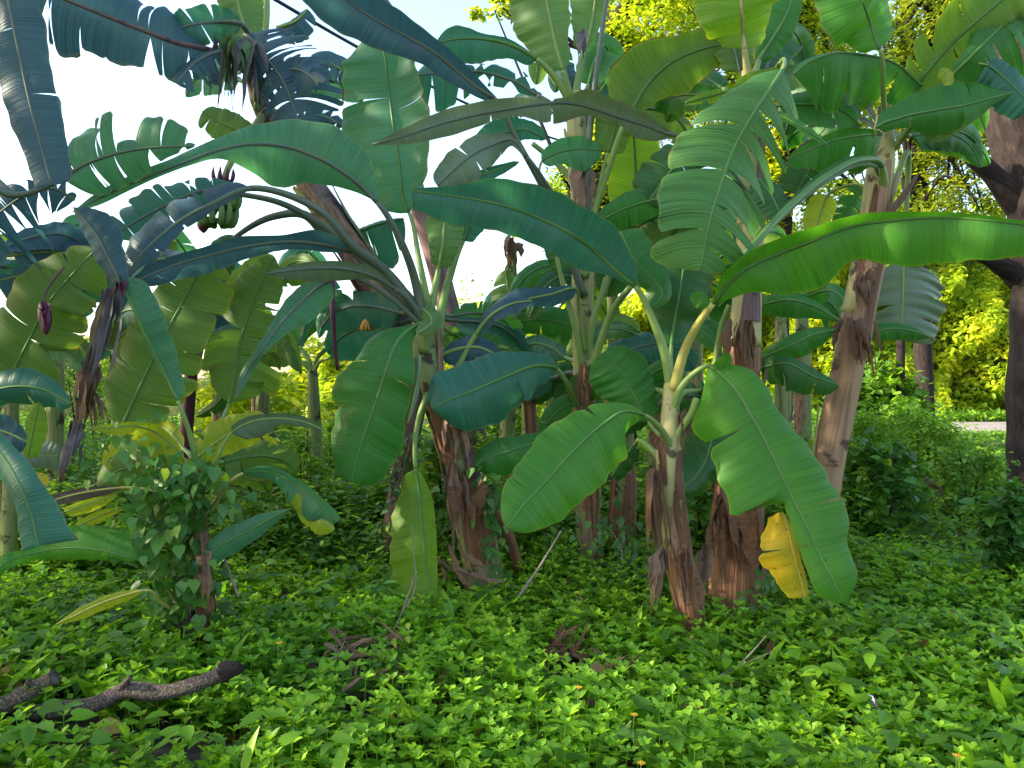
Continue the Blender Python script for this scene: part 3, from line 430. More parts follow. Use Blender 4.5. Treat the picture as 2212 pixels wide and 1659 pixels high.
L(H_, [(1465, 294, 4.6, 4, 4), (1430, 284, 4.6, 18, 10), (1395, 270, 4.6, 26, 16), (1345, 255, 4.6, 12, 24), (1300, 240, 4.6, 10, 26), (1262, 228, 4.6, 18, 28), (1222, 222, 4.6, 34, 10), (1170, 225, 4.55, 34, 10), (1120, 232, 4.5, 16, 20), (1030, 248, 4.5, 22, 24), (950, 268, 4.45, 24, 22), (870, 295, 4.4, 15, 14), (804, 312, 4.4, 4, 4)], [(1622, 430, 5.4), (1560, 350, 5.0), (1500, 305, 4.7)], 'grey', (38, -38), ([.42, .62], [.42]), .012, .1, r0=9, rib='ribdark', seed=95, label='long greyish folded leaf pointing far left')
L(H_, [(1555, 330, 6.0, 10, 10), (1500, 330, 6, 40, 50), (1440, 380, 6, 60, 60), (1400, 440, 6, 30, 40)], [(1620, 480, 5.6), (1590, 370, 5.8)], 'dark', (18, 18), (2, 3), .03, seed=96)
L(H_, [(1590, 440, 6.0, 10, 10), (1530, 420, 6, 30, 40), (1420, 430, 6, 34, 40), (1340, 455, 6, 40, 30), (1290, 480, 6, 20, 20)], [(1622, 520, 5.7)], 'top', (30, 18), (3, 1), .03, seed=97)
L(H_, [(1500, 460, 6.3, 10, 10), (1440, 520, 6.3, 60, 60), (1380, 560, 6.3, 60, 60), (1340, 600, 6.3, 30, 30)], [(1610, 560, 5.9), (1560, 470, 6.2)], 'olive', (18, 18), (1, 1), .02, seed=98, rib='dark')
L(H_, [(1480, 500, 6.6, 10, 10), (1430, 450, 6.6, 60, 60), (1370, 500, 6.6, 70, 60), (1330, 580, 6.6, 50, 50), (1310, 640, 6.6, 20, 20)], None, 'dark', (18, 18), (1, 1), .02, seed=99)
L(H_, [(1640, 240, 4.7, 8, 6), (1690, 252, 4.6, 16, 12), (1740, 280, 4.5, 18, 12), (1790, 315, 4.5, 6, 4)], None, 'fresh', (30, -30), (2, 1), .03, seed=100, r0=3)
L(H_, [(1640, 385, 5.2, 10, 10), (1665, 420, 5.1, 34, 40), (1690, 470, 5, 20, 30)], None, 'dark', (18, 18), seed=101, r0=4)
L(H_, [(1640, 660, 5.8, 20, 20), (1700, 648, 5.7, 15, 38), (1760, 662, 5.7, 14, 26), (1812, 692, 5.7, 3, 3)], None, 'top', (30, 20), seed=102, r0=5)
L(H_, [(1640, 775, 5.8, 10, 10), (1700, 750, 5.7, 20, 34), (1760, 722, 5.7, 15, 30), (1805, 712, 5.7, 5, 8)], None, 'top', (30, 20), seed=103, r0=5)
L(H_, [(1640, 795, 5.6, 20, 24), (1700, 785, 5.5, 16, 60), (1755, 812, 5.5, 18, 44), (1812, 832, 5.5, 5, 5)], None, 'dark', (34, 16), (0, 2), seed=104, r0=5)
tube('leaf_stalk', interp([P(1560, 905, 5.5), P(1545, 800, 5.6), P(1560, 700, 5.6), P(1575, 660, 5.6)], 14), .02, M['rib'], H_, 8)
tube('leaf_stalk', interp([P(1536, 1060, 5.3), P(1525, 960, 5.4), P(1548, 880, 5.4), P(1568, 830, 5.4)], 14), .035, M['stem'], H_, 10, .1)
hanging_strips(H_, 1600, 690, 5.3, 14, 42, 120, 'dry', seed=105, wd=.04); hanging_strips(H_, 1560, 770, 5.3, 6, 24, 120, 'drygrey', seed=106, wd=.03, lean=-20); hanging_strips(H_, 1590, 1060, 5.05, 14, 70, 200, 'stembrown', seed=107, wd=.05)
hanging_strips(H_, 1530, 1170, 5.0, 5, 14, 120, 'sheath', seed=108, wd=.05, lean=-24)

# the plant on the right with the leaning pale trunk
I_ = plant_at(1775, 1090, 6.0, 'right banana plant with pale leaning trunk and crowded crown of drooping leaves')
ip = [(1775, 1090, 6, 66), (1800, 940, 6, 66), (1830, 800, 6, 66), (1852, 680, 6, 64), (1872, 580, 6, 62), (1892, 450, 6, 58), (1906, 330, 6, 52), (1912, 230, 6, 28)]
trunk(I_, ip[:4], 'tan', seed=21, lump=.06); trunk(I_, ip[3:], 'stempale', seed=22, lump=.05, stack=1, name='upper_pseudostem'); sheaths(I_, ip, 9, 22, ('stempale', 'tan', 'tan', 'stembrown')); 
hanging_strips(I_, 1862, 590, 5.85, 10, 26, 70, 'dry', seed=111, wd=.035); hanging_strips(I_, 1840, 690, 5.8, 16, 46, 90, 'dry', seed=112, wd=.04); hanging_strips(I_, 1880, 700, 5.8, 8, 30, 130, 'dry', seed=113, wd=.015, lean=14)
L(I_, [(1965, 205, 5.9, 12, 8), (1995, 165, 5.8, 70, 36), (2050, 100, 5.7, 74, 50), (2110, 45, 5.6, 78, 64), (2230, -50, 5.5, 60, 60)], [(1912, 330, 6), (1935, 250, 5.95)], 'olive', (-24, 30), (6, 4), .04, .2, r0=9, rib='ribyellow', seed=121)  # yellow of the stalk stands in for sunlight falling on it
L(I_, [(2050, 170, 5.7, 12, 10), (2100, 120, 5.6, 22, 90), (2160, 60, 5.6, 60, 110), (2230, 0, 5.6, 60, 80)], [(1915, 340, 6), (1970, 270, 5.85)], 'top', (20, 26), (3, 5), .03, .3, r0=9, rib='rib', seed=122)
L(I_, [(1992, 185, 5.8, 8, 8), (1930, 135, 5.7, 70, 10), (1860, 118, 5.6, 96, 8), (1790, 118, 5.5, 104, 8), (1735, 142, 5.5, 50, 12), (1715, 160, 5.5, 10, 8)], None, 'top', (28, 50), ([.2, .42, .6, .8], 0), .03, .25, r0=6, seed=123)
L(I_, [(1985, 190, 5.9, 10, 10), (1930, 150, 5.9, 30, 30), (1850, 150, 5.9, 40, 20), (1780, 180, 5.9, 20, 20)], None, 'olive', (28, 50), (3, 2), .03, r0=6, seed=124)
L(I_, [(1895, 275, 5.6, 16, 10), (1946, 254, 5.6, 38, 22), (2020, 238, 5.6, 62, 46), (2080, 228, 5.6, 70, 42), (2150, 210, 5.6, 42, 12), (2188, 200, 5.6, 5, 5)], [(1910, 400, 6), (1885, 310, 5.7)], 'top', (20, 20), ([.7], [.25, .62]), .03, .1, r0=8, seed=125)
L(I_, [(1905, 290, 5.7, 10, 8), (1865, 292, 5.6, 64, 14), (1815, 300, 5.6, 60, 20), (1760, 318, 5.6, 40, 14), (1700, 345, 5.6, 10, 8)], None, 'top', (32, -30), ([.35, .7], 0), .03, .2, r0=6, seed=126)
L(I_, [(1905, 360, 5.8, 8, 8), (1860, 345, 5.5, 12, 14), (1782, 383, 5.2, 14, 14), (1700, 451, 4.9, 10, 10), (1640, 515, 4.6, 6, 8), (1600, 560, 4.5, 3, 5)], [(1910, 440, 6)], 'dark', (30, 30), r0=14, r1=8, rib='rib', seed=127)
L(I_, [(1900, 105, 5.5, 6, 6), (1893, 90, 5.5, 44, 50), (1880, 50, 5.5, 84, 62), (1866, 10, 5.4, 90, 76), (1850, -60, 5.4, 80, 70)], [(1912, 300, 6), (1908, 200, 5.7)], 'fresh', (18, 18), r0=8, rib='rib', seed=128, base=.03)
L(I_, [(1952, 560, 6.3, 5, 5), (1951, 580, 6.3, 112, 44), (1950, 630, 6.3, 108, 66), (1948, 690, 6.3, 86, 46), (1947, 735, 6.3, 70, 8)], [(1925, 420, 6.1), (1960, 330, 6.2), (1958, 450, 6.3)], 'grey', (14, 26), ([.4, .68], [.55]), .05, .1, r0=8, rib='rib', seed=129, tip=.9)
L(I_, [(1875, 722, 6.2, 20, 14), (1930, 710, 6.2, 14, 24), (1975, 716, 6.2, 10, 18), (2008, 728, 6.2, 4, 5)], None, 'top', (30, 20), seed=130, r0=5)
L(I_, [(1985, 375, 6.0, 4, 4), (1955, 420, 5.9, 10, 10), (1920, 460, 5.8, 9, 9), (1880, 490, 5.8, 3, 3)], None, 'dry', (50, -30), seed=131, r0=3, name='dead_leaf', rib='dry')
L(I_, [(1790, 420, 6.2, 30, 30), (1770, 470, 6.2, 30, 30), (1760, 520, 6.2, 20, 20)], [(1900, 470, 6), (1850, 400, 6.1)], 'yellowgreen', (20, 20), seed=132, r0=5)
L(I_, [(1860, 400, 6.4, 12, 12), (1840, 440, 6.4, 36, 30), (1820, 490, 6.4, 24, 22)], None, 'top', (20, 20), (3, 3), .08, seed=133, r0=4)
L(I_, [(1780, 300, 6.1, 30, 20), (1750, 360, 6.1, 50, 50), (1720, 420, 6.1, 30, 40)], [(1900, 400, 6), (1840, 290, 6.1)], 'dark', (20, 20), (1, 1), seed=134, r0=5)
L(I_, [(2000, 300, 5.8, 30, 14), (2060, 270, 5.8, 30, 20), (2110, 240, 5.8, 10, 10)], None, 'pale', (20, 20), seed=135, r0=4)
L(I_, [(2130, 140, 5.6, 30, 40), (2170, 170, 5.6, 40, 50), (2230, 230, 5.6, 30, 40)], [(2060, 140, 5.7)], 'blue', (20, 20), (1, 1), seed=136, r0=4)
L(I_, [(2030, 150, 5.5, 5, 14), (2045, 160, 5.5, 14, 16), (2050, 185, 5.5, 8, 8)], None, 'yellowgreen', (10, 10), seed=137, r0=2, name='sunlit_leaf_scrap')
# the plant cut by the left edge
C_ = plant_at(-150, 1150, 4.4, 'banana plant cut off by the left edge with one broad bluish leaf hanging down')
trunk(C_, [(-150, 1300, 4.4, 110), (-140, 900, 4.4, 95), (-120, 500, 4.4, 80), (-100, 200, 4.4, 50)], 'stem', seed=23)
L(C_, [(0, -80, 3.7, 60, 50), (18, 0, 3.6, 62, 62), (42, 120, 3.6, 60, 66), (66, 230, 3.6, 58, 58), (92, 330, 3.6, 50, 42), (112, 400, 3.6, 42, 40)], [(-100, 200, 4.2), (-80, -40, 4), (-30, -120, 3.8)], 'slate', (24, 18), (1, 1), .006, seed=141, rib='ribdark', tip=.985, r0=8)
L(C_, [(135, 385, 4.5, 70, 50), (178, 358, 4.5, 100, 68), (230, 338, 4.5, 98, 66), (290, 324, 4.5, 84, 50), (345, 318, 4.5, 72, 26), (420, 316, 4.5, 14, 5)], [(-100, 300, 4.4), (20, 420, 4.5)], 'bluelight', (18, 22), (7, 5), .045, seed=142, rib='ribdark', r0=10, torn=.75)
L(C_, [(160, 432, 4.6, 28, 26), (120, 408, 4.6, 60, 50), (60, 420, 4.6, 72, 80), (5, 455, 4.6, 80, 110), (-70, 530, 4.6, 60, 90)], None, 'slate', (20, 20), (9, 12), .07, seed=143, rib='ribdark', r0=7, torn=.85)
L(C_, [(215, 572, 5, 22, 10), (150, 576, 5, 34, 16), (80, 588, 5, 38, 20), (0, 605, 5, 34, 22), (-60, 620, 5, 20, 20)], None, 'slate', (34, -30), (4, 1), .06, .3, seed=144, r0=4)
L(C_, [(5, 870, 4.8, 60, 40), (30, 800, 4.8, 92, 66), (60, 740, 4.8, 96, 80), (104, 655, 4.8, 92, 76), (150, 600, 4.8, 70, 74), (205, 540, 4.8, 14, 14)], [(-110, 1050, 4.5), (-40, 960, 4.7)], 'olive', (14, 18), (3, 5), .014, seed=145, r0=8, torn=.6)
L(C_, [(-60, 870, 4.6, 30, 30), (0, 840, 4.6, 42, 36), (80, 838, 4.6, 30, 44), (155, 872, 4.6, 5, 8)], None, 'blue', (30, 16), (0, 2), .03, seed=146, r0=6)
L(C_, [(-70, 925, 3.3, 30, 40), (-20, 925, 3.3, 38, 48), (25, 938, 3.3, 34, 44), (58, 955, 3.3, 14, 22)], [(-130, 1000, 4.2), (-110, 940, 3.7)], 'slate', (-20, 22), seed=147, r0=6)
L(C_, [(-45, 930, 3.1, 26, 34), (10, 990, 3.05, 28, 52), (48, 1060, 3, 40, 44), (70, 1120, 3, 54, 50), (84, 1180, 3, 72, 70)], None, 'blue', (20, 24), (0, [.55]), .01, seed=148, r0=6, tip=.99, wave=.03, label='near leaf bending down at the left edge with brown tip')
L(C_, [(60, 990, 4.4, 10, 10), (70, 940, 4.4, 24, 26), (78, 900, 4.4, 20, 20), (84, 868, 4.4, 4, 4)], None, 'lime', (16, 16), seed=149, r0=3)
L(C_, [(40, 1000, 4.6, 20, 10), (80, 985, 4.6, 34, 30), (125, 985, 4.6, 20, 34)], None, 'grey', (16, 16), seed=150, r0=3)
L(C_, [(60, 1050, 4.3, 10, 10), (85, 1040, 4.3, 18, 14), (100, 1052, 4.3, 8, 8)], None, 'yellow', (16, 16), seed=151, r0=3)
L(C_, [(250, 640, 5.0, 8, 8), (200, 620, 5, 40, 30), (150, 660, 5, 40, 40), (130, 720, 5, 20, 20)], None, 'bluelight', (20, 20), (2, 1), seed=152, r0=5)
bud(C_, 93, 652, 4.7, .20, .038, .10)
hanging_strips(C_, 93, 655, 4.68, 4, 12, 70, 'bud', 'bract', 405, .035)
tube('bud_stalk', interp([P(140, 575, 4.7), P(112, 610, 4.7), P(95, 640, 4.7), P(93, 660, 4.7)], 12), .009, M['stempurple'], C_, 6)
# the vine-covered plant at lower left
B_ = plant_at(420, 1345, 4.6, 'low banana plant at left with twin dark stems overgrown by vines')
trunk(B_, [(396, 1345, 4.6, 42), (392, 1150, 4.6, 40), (405, 1000, 4.6, 30)], 'stempurple', seed=24, n=20); trunk(B_, [(448, 1345, 4.6, 42), (432, 1150, 4.6, 38), (418, 990, 4.6, 28)], 'stembrown', seed=25, n=20)
L(B_, [(384, 866, 4.3, 3, 3), (362, 820, 4.3, 10, 30), (328, 752, 4.25, 24, 42), (300, 690, 4.2, 18, 46), (272, 632, 4.2, 12, 40), (250, 600, 4.2, 8, 15)], [(425, 1010, 4.5), (412, 945, 4.4)], 'bluelight', (60, 20), rib='rib', r0=8, seed=161)
L(B_, [(264, 615, 4.2, 6, 6), (238, 565, 4.2, 32, 30), (210, 510, 4.2, 30, 48), (178, 468, 4.2, 18, 26), (158, 448, 4.2, 4, 4)], None, 'slate', (30, 16), rib='ribdark', seed=162, r0=5)
L(B_, [(262, 930, 5.2, 10, 10), (280, 885, 5.2, 75, 80), (310, 820, 5.2, 92, 96), (364, 708, 5.2, 84, 88), (405, 635, 5.3, 72, 82), (440, 570, 5.3, 42, 52), (458, 542, 5.3, 6, 6)], [(400, 1090, 4.7), (300, 1000, 5)], 'olive', (14, 16), (5, 7), .010, rib='rib', r0=9, seed=163, torn=.55)
L(B_, [(495, 870, 5.4, 15, 15), (506, 820, 5.4, 70, 72), (519, 738, 5.4, 78, 78), (547, 656, 5.4, 70, 62), (590, 556, 5.4, 20, 20)], [(430, 1010, 4.7), (468, 930, 5.1)], 'olive', (16, 16), (5, 6), .02, rib='rib', r0=8, seed=164, torn=.7)
L(B_, [(486, 652, 5.6, 10, 10), (520, 615, 5.6, 36, 36), (562, 580, 5.6, 32, 32), (594, 556, 5.6, 8, 8)], None, 'lime', (20, 16), seed=165, r0=5)
L(B_, [(402, 1000, 4.4, 10, 4), (378, 966, 4.4, 62, 18), (340, 936, 4.4, 46, 22), (290, 920, 4.3, 27, 10), (230, 924, 4.2, 13, 6), (186, 924, 4.2, 3, 3)], [(436, 1120, 4.6), (424, 1067, 4.5), (412, 1022, 4.4)], 'yellowgreen', (16, -50), rib='rib', r0=7, seed=166)
L(B_, [(425, 990, 4.7, 10, 10), (468, 955, 4.7, 42, 36), (522, 925, 4.7, 32, 40), (575, 900, 4.7, 8, 8)], None, 'yellowgreen', (16, 16), rib='rib', r0=5, seed=167)
L(B_, [(500, 935, 4.6, 12, 15), (540, 912, 4.6, 12, 38), (600, 904, 4.6, 12, 16), (660, 912, 4.6, 11, 12), (702, 930, 4.6, 3, 3)], [(450, 1060, 4.7), (470, 990, 4.6)], 'grey', (-40, 30), rib='rib', r0=6, seed=168)
L(B_, [(525, 1022, 4.5, 8, 5), (580, 1020, 4.5, 16, 16), (640, 1048, 4.4, 16, 46), (690, 1085, 4.3, 16, 50), (728, 1128, 4.3, 24, 22)], [(455, 1100, 4.7), (480, 1062, 4.6), (502, 1036, 4.5)], 'bluelight', (-45, 16), (0, [.45]), .02, rib='ribyellow', r0=6, seed=169)
L(B_, [(640, 1065, 4.35, 4, 4), (670, 1100, 4.35, 8, 34), (705, 1130, 4.3, 10, 30), (722, 1145, 4.3, 5, 12)], None, 'yellowgreen', (10, 16), seed=170, r0=2)
L(B_, [(388, 1245, 4.3, 4, 4), (430, 1222, 4.3, 20, 18), (478, 1178, 4.3, 26, 30), (540, 1145, 4.3, 24, 24), (600, 1112, 4.3, 10, 10), (628, 1098, 4.3, 2, 2)], None, 'bluelight', (18, 18), seed=171, r0=5)
L(B_, [(300, 1210, 4.2, 8, 8), (265, 1200, 4.2, 14, 42), (200, 1186, 4.2, 26, 46), (140, 1184, 4.2, 26, 40), (70, 1196, 4.2, 16, 10), (10, 1216, 4.1, 15, 20), (-30, 1260, 4.1, 15, 15)], [(400, 1320, 4.5), (340, 1247, 4.3)], 'fresh', (14, 34), rib='rib', r0=5, seed=172)
L(B_, [(312, 1275, 4.0, 4, 4), (270, 1285, 4, 14, 9), (210, 1306, 4, 17, 11), (160, 1330, 4, 13, 9), (122, 1348, 4, 2, 2)], [(395, 1330, 4.5), (345, 1300, 4.2)], 'yellowgreen', (24, 10), rib='ribyellow', r0=5, seed=173, label='small yellow-green leaf low at left with a dark spot')
L(B_, [(262, 1053, 4.2, 5, 5), (215, 1058, 4.2, 15, 9), (160, 1068, 4.2, 16, 11), (98, 1086, 4.2, 11, 12)], [(410, 1120, 4.5), (366, 1072, 4.3), (314, 1056, 4.2)], 'drygrey', (40, -30), rib='ribyellow', r0=5, seed=174)
L(B_, [(255, 1068, 4.25, 4, 4), (200, 1085, 4.25, 18, 9), (140, 1105, 4.25, 14, 9)], None, 'yellowgreen', (20, -20), rib='rib', r0=2, seed=175)
L(B_, [(265, 1096, 4.4, 5, 3), (220, 1112, 4.4, 13, 10), (164, 1137, 4.4, 8, 8)], None, 'yellowgreen', (20, -20), rib='rib', r0=3, seed=176)
L(B_, [(370, 1078, 4.35, 18, 18), (369, 1030, 4.35, 20, 20), (366, 984, 4.35, 20, 18)], None, 'fresh', (60, 10), rib='rib', r0=3, seed=177, tip=.999, base=.01, name='cut_leaf')
hanging_strips(B_, 240, 625, 4.35, 12, 36, 200, 'drygrey', 'dead_leaf', 178, .03, lean=-45); hanging_strips(B_, 195, 790, 4.35, 12, 26, 150, 'dry', 'dead_leaf', 179, .03, lean=-30); hanging_strips(B_, 165, 910, 4.35, 10, 24, 140, 'drygrey', 'dead_leaf', 180, .03, lean=-20); hanging_strips(B_, 195, 850, 4.3, 7, 26, 120, 'dry', 'dead_leaf', 181, .012, lean=10)
tube('dead_leaf_rib', interp([P(262, 612, 4.3), P(225, 660, 4.3), P(195, 780, 4.35), P(165, 920, 4.35), P(130, 1040, 4.35)], 24), .012, M['dry'], B_, 7)
hanging_strips(B_, 432, 1150, 4.4, 5, 16, 170, 'sheath', seed=182, wd=.04, lean=14); hanging_strips(B_, 262, 600, 4.3, 6, 14, 50, 'bud', seed=183, wd=.02)
# purple stemmed plant behind it
X_ = plant_at(385, 1150, 6.2, 'slender banana plant with purple stem and dark leaves behind the left vines')
trunk(X_, [(385, 1150, 6.2, 30), (405, 900, 6.2, 28), (412, 820, 6.2, 26), (422, 740, 6.2, 22), (440, 690, 6.2, 14)], 'bud', seed=26)
for k, b in enumerate(([(440, 690, 6.2, 8, 8), (450, 640, 6.1, 30, 34), (470, 590, 6.1, 36, 34), (500, 550, 6.1, 10, 10)], [(450, 700, 6.2, 6, 6), (490, 665, 6.1, 30, 30), (540, 655, 6.1, 12, 16)], [(430, 720, 6.2, 6, 6), (480, 720, 6, 16, 20), (560, 690, 6, 4, 4)], [(425, 900, 6.1, 6, 6), (470, 870, 6, 16, 20), (510, 800, 6, 14, 14), (530, 760, 6, 4, 4)], [(430, 780, 6.1, 6, 6), (480, 790, 6, 20, 26), (540, 750, 6, 14, 14)])):
    L(X_, b, None, ('dark', 'slate', 'blue', 'dark', 'olive')[k], (20, 20), (1, 2), .04, seed=190+k, r0=4)
# leaf behind the left grove, purple flower bit
L(X_, [(452, 600, 6.0, 4, 4), (475, 607, 6, 5, 5), (500, 620, 6, 3, 3)], None, 'bud', (20, 20), seed=196, r0=3, name='flower_bract')

# plant further back, pale hanging leaf in the gap
Y_ = plant_at(1100, 1000, 8.2, 'distant banana plant with one pale slit leaf hanging in the bright gap')
trunk(Y_, [(1090, 1040, 8.2, 34), (1100, 860, 8.2, 32), (1108, 700, 8.2, 28), (1105, 560, 8.2, 20)], 'stem', seed=27)
L(Y_, [(1092, 582, 8, 14, 14), (1096, 610, 8, 20, 34), (1100, 660, 8, 18, 46), (1102, 710, 8, 16, 46), (1104, 765, 8, 12, 34)], [(1106, 620, 8.2), (1100, 570, 8.1)], 'pale', (20, 26), (3, 6), .02, seed=197, r0=4, torn=.6)
hanging_strips(Y_, 1105, 515, 8, 8, 24, 75, 'dry', 'dead_leaf', 198, .04)
L(Y_, [(1100, 700, 8.1, 8, 8), (1160, 690, 8, 30, 34), (1220, 700, 8, 34, 36), (1262, 720, 8, 10, 10)], None, 'top', (20, 20), (1, 1), seed=199, r0=4)
L(Y_, [(1110, 760, 8.1, 8, 8), (1160, 745, 8, 24, 34), (1230, 750, 8, 24, 30)], None, 'fresh', (20, 20), (1, 1), seed=200, r0=4)

def auto_plant(x, yb, yt, d, wpx, label, n, seed, mats, mat='stem', size=1.0, group='banana plants in the grove'):
    r = random.Random(seed); pl = plant_at(x, yb, d, label, group); xt = x+r.uniform(-10, 10)
    trunk(pl, [(x, yb, d, wpx), ((x+xt)/2+4, (yb+yt)/2, d, wpx*.92), (xt, yt, d, wpx*.6)], mat, seed=seed); sheaths(pl, [(x, yb, d, wpx), (xt, yt, d, wpx*.7)], 4, seed, ('sheath', 'stem'))
    s = 2500*size/d
    for k in range(n):
        side = -1 if k % 2 else 1; el = r.uniform(.25, 1.0); ln = s*r.uniform(.75, 1.1)/2.6; dx = side*math.cos(el)*ln; dy = -math.sin(el)*ln; dd = r.uniform(-.9, .9)
        dr = ln*r.uniform(.25, .7); x1, y1 = xt+dx*.35, yt+dy*.45; ww = s*r.uniform(.045, .07)
        L(pl, [(x1, y1, d+dd*.2, 3, 3), (xt+dx*.6, yt+dy*.75, d+dd*.4, ww, ww), (xt+dx*1.0, yt+dy*.95+dr*.1, d+dd*.7, ww*1.1, ww*1.1), (xt+dx*1.35, yt+dy*.85+dr*.5, d+dd, ww*.9, ww*.9), (xt+dx*1.55, yt+dy*.6+dr*1.0, d+dd*1.1, ww*.25, ww*.25)], [(xt, yt+20, d), (xt+dx*.12, yt+dy*.25, d+dd*.05)], r.choice(mats), (r.uniform(10, 28), r.uniform(10, 28)), (r.randint(0, 4), r.randint(0, 4)), .025, .2, seed=seed*17+k, r0=7*5/d*size)
    return pl
auto_plant(677, 1110, 800, 8.6, 34, 'small banana plant with brown trunk standing alone behind the front leaves', 8, 301, ('blue', 'top', 'olive', 'fresh'), size=1.25)
auto_plant(1340, 1210, 900, 6.6, 60, 'brown dry trunk between the front leaf and the centre plant', 5, 302, ('dark', 'top'), 'stembrown')
auto_plant(800, 1010, 720, 9.5, 34, 'banana plant half hidden behind the leaning trunk', 6, 303, ('blue', 'top', 'dark'), size=1.2)
auto_plant(1330, 1000, 640, 8.4, 40, 'shaded banana plant deep in the grove behind centre', 9, 304, ('dark', 'top', 'olive'), size=1.35)
auto_plant(1500, 1000, 600, 8.0, 40, 'shaded banana plant hidden behind the ribbed leaf', 9, 305, ('dark', 'top', 'lime'), size=1.3)
auto_plant(1690, 1010, 700, 8.2, 34, 'shaded banana plant between the thick trunk and the leaning pale trunk', 5, 306, ('dark', 'top'), size=1.1)
auto_plant(560, 1000, 640, 8.8, 34, 'banana plant with thin slit leaves behind the low left plant', 7, 307, ('olive', 'blue', 'top'), size=1.2)
auto_plant(120, 1000, 620, 7.5, 36, 'banana plant behind the drooping leaves near the left edge', 6, 308, ('olive', 'blue', 'slate'), size=1.1)
auto_plant(1150, 1150, 830, 7.2, 40, 'short banana plant between the centre plant and the middle left plant', 5, 309, ('top', 'dark'), 'stembrown', size=.9)
auto_plant(255, 1010, 600, 7.8, 32, 'banana plant half seen between the two slit leaves at left', 7, 310, ('olive', 'bluelight', 'slate'), size=1.2)
auto_plant(470, 1060, 760, 7.3, 30, 'short banana plant right behind the vine covered one', 7, 311, ('olive', 'bluelight', 'top', 'lime'), size=.9)
auto_plant(1010, 1010, 780, 8.8, 34, 'low leafy banana plant behind the peeling stem of the middle left plant', 7, 312, ('top', 'blue', 'olive'), size=1.0)
auto_plant(1190, 1010, 700, 9.0, 32, 'banana plant left of the tall slim centre plant, far back', 8, 313, ('top', 'blue', 'fresh', 'lime'), size=1.1)
auto_plant(1420, 1000, 740, 7.2, 36, 'young banana plant directly behind the front plant crown', 7, 314, ('dark', 'top', 'olive'), size=.95)
auto_plant(1590, 960, 640, 9.2, 34, 'banana plant glimpsed behind the thick trunk', 8, 315, ('top', 'lime', 'olive'), size=1.2)
auto_plant(1735, 1000, 560, 9.6, 34, 'banana plant left of the leaning pale trunk, far back', 8, 316, ('top', 'fresh', 'olive'), size=1.2)
auto_plant(1480, 900, 520, 9.4, 34, 'banana plant with glowing leaves high behind the ribbed leaf', 8, 317, ('lime', 'top', 'olive'), size=1.3)
auto_plant(20, 1100, 780, 5.6, 30, 'small banana plant low at the left edge behind the bent leaf', 6, 318, ('olive', 'bluelight', 'grey'), size=.75)
L(T, [(560, 190, 6.2, 10, 10), (590, 160, 6.1, 40, 40), (640, 150, 6.0, 50, 50), (690, 180, 5.9, 30, 30)], [(556, 220, 6.3)], 'slate', (20, 30), (6, 6), .05, .3, rib='ribdark', seed=402, torn=.8)
L(T, [(540, 120, 6.0, 10, 10), (490, 110, 5.9, 40, 30), (430, 130, 5.8, 50, 40), (380, 180, 5.7, 20, 20)], [(556, 220, 6.3)], 'slate', (20, 30), (6, 4), .05, .3, rib='ribdark', seed=403, torn=.8)

def crown_fill(pl, x, y, d, n, ln, seed, mats, elr=(-.1, 1.3), dd0=.25, wk=.16):
    r = random.Random(seed)
    for k in range(n):
        side = -1 if k % 2 else 1; el = r.uniform(*elr); l_ = ln*r.uniform(.7, 1.1); dx = side*math.cos(el)*l_; dy = -math.sin(el)*l_; dr = l_*r.uniform(.15, .5); dd = dd0+r.uniform(0, .9); w_ = l_*wk*r.uniform(.8, 1.15)
        L(pl, [(x+dx*.28, y+dy*.35, d+dd*.4, w_*.7, w_*.7), (x+dx*.5, y+dy*.62, d+dd*.6, w_, w_), (x+dx*.75, y+dy*.78+dr*.1, d+dd*.8, w_*1.05, w_*1.05), (x+dx*.93, y+dy*.75+dr*.4, d+dd, w_*.85, w_*.85), (x+dx*1.03, y+dy*.6+dr*.8, d+dd*1.1, w_*.3, w_*.3)], [(x, y+30, d), (x+dx*.08, y+dy*.15, d+dd*.15)], r.choice(mats), (r.uniform(8, 30), r.uniform(-25, 30)), (r.choice((0, 1, 3, 6)), r.choice((0, 1, 2, 5))), .025, .25, seed=seed*31+k, r0=8, rib=r.choice(('rib', 'ribdark')), torn=.7)
crown_fill(F_, 1248, 260, 6.3, 7, 230, 501, ('blue', 'top', 'olive', 'pale'))
crown_fill(H_, 1620, 230, 5.6, 8, 230, 502, ('top', 'olive', 'dark', 'fresh'))
crown_fill(I_, 1912, 300, 6.2, 9, 240, 503, ('top', 'dark', 'olive', 'fresh'))
crown_fill(A, 925, 690, 5.9, 5, 220, 504, ('blue', 'bluelight', 'top'), (-.5, .5))
crown_fill(T, 560, 190, 6.5, 6, 210, 505, ('slate', 'blue', 'bluelight'))
crown_fill(B_, 425, 1010, 4.8, 8, 210, 506, ('olive', 'yellowgreen', 'bluelight', 'fresh'), (-.3, .9), .1, .17)
crown_fill(C_, -60, 560, 5.2, 8, 330, 507, ('blue', 'olive', 'slate', 'bluelight'), (-.5, .7), .3, .13)
crown_fill(G, 1455, 860, 5.1, 6, 210, 508, ('top', 'dark', 'olive'), (-.4, .8), .2)
crown_fill(F_, 1262, 800, 6.5, 6, 230, 509, ('top', 'dark', 'blue'), (-.3, .6))
crown_fill(X_, 425, 760, 6.5, 6, 230, 510, ('olive', 'blue', 'lime'), (-.3, .9))
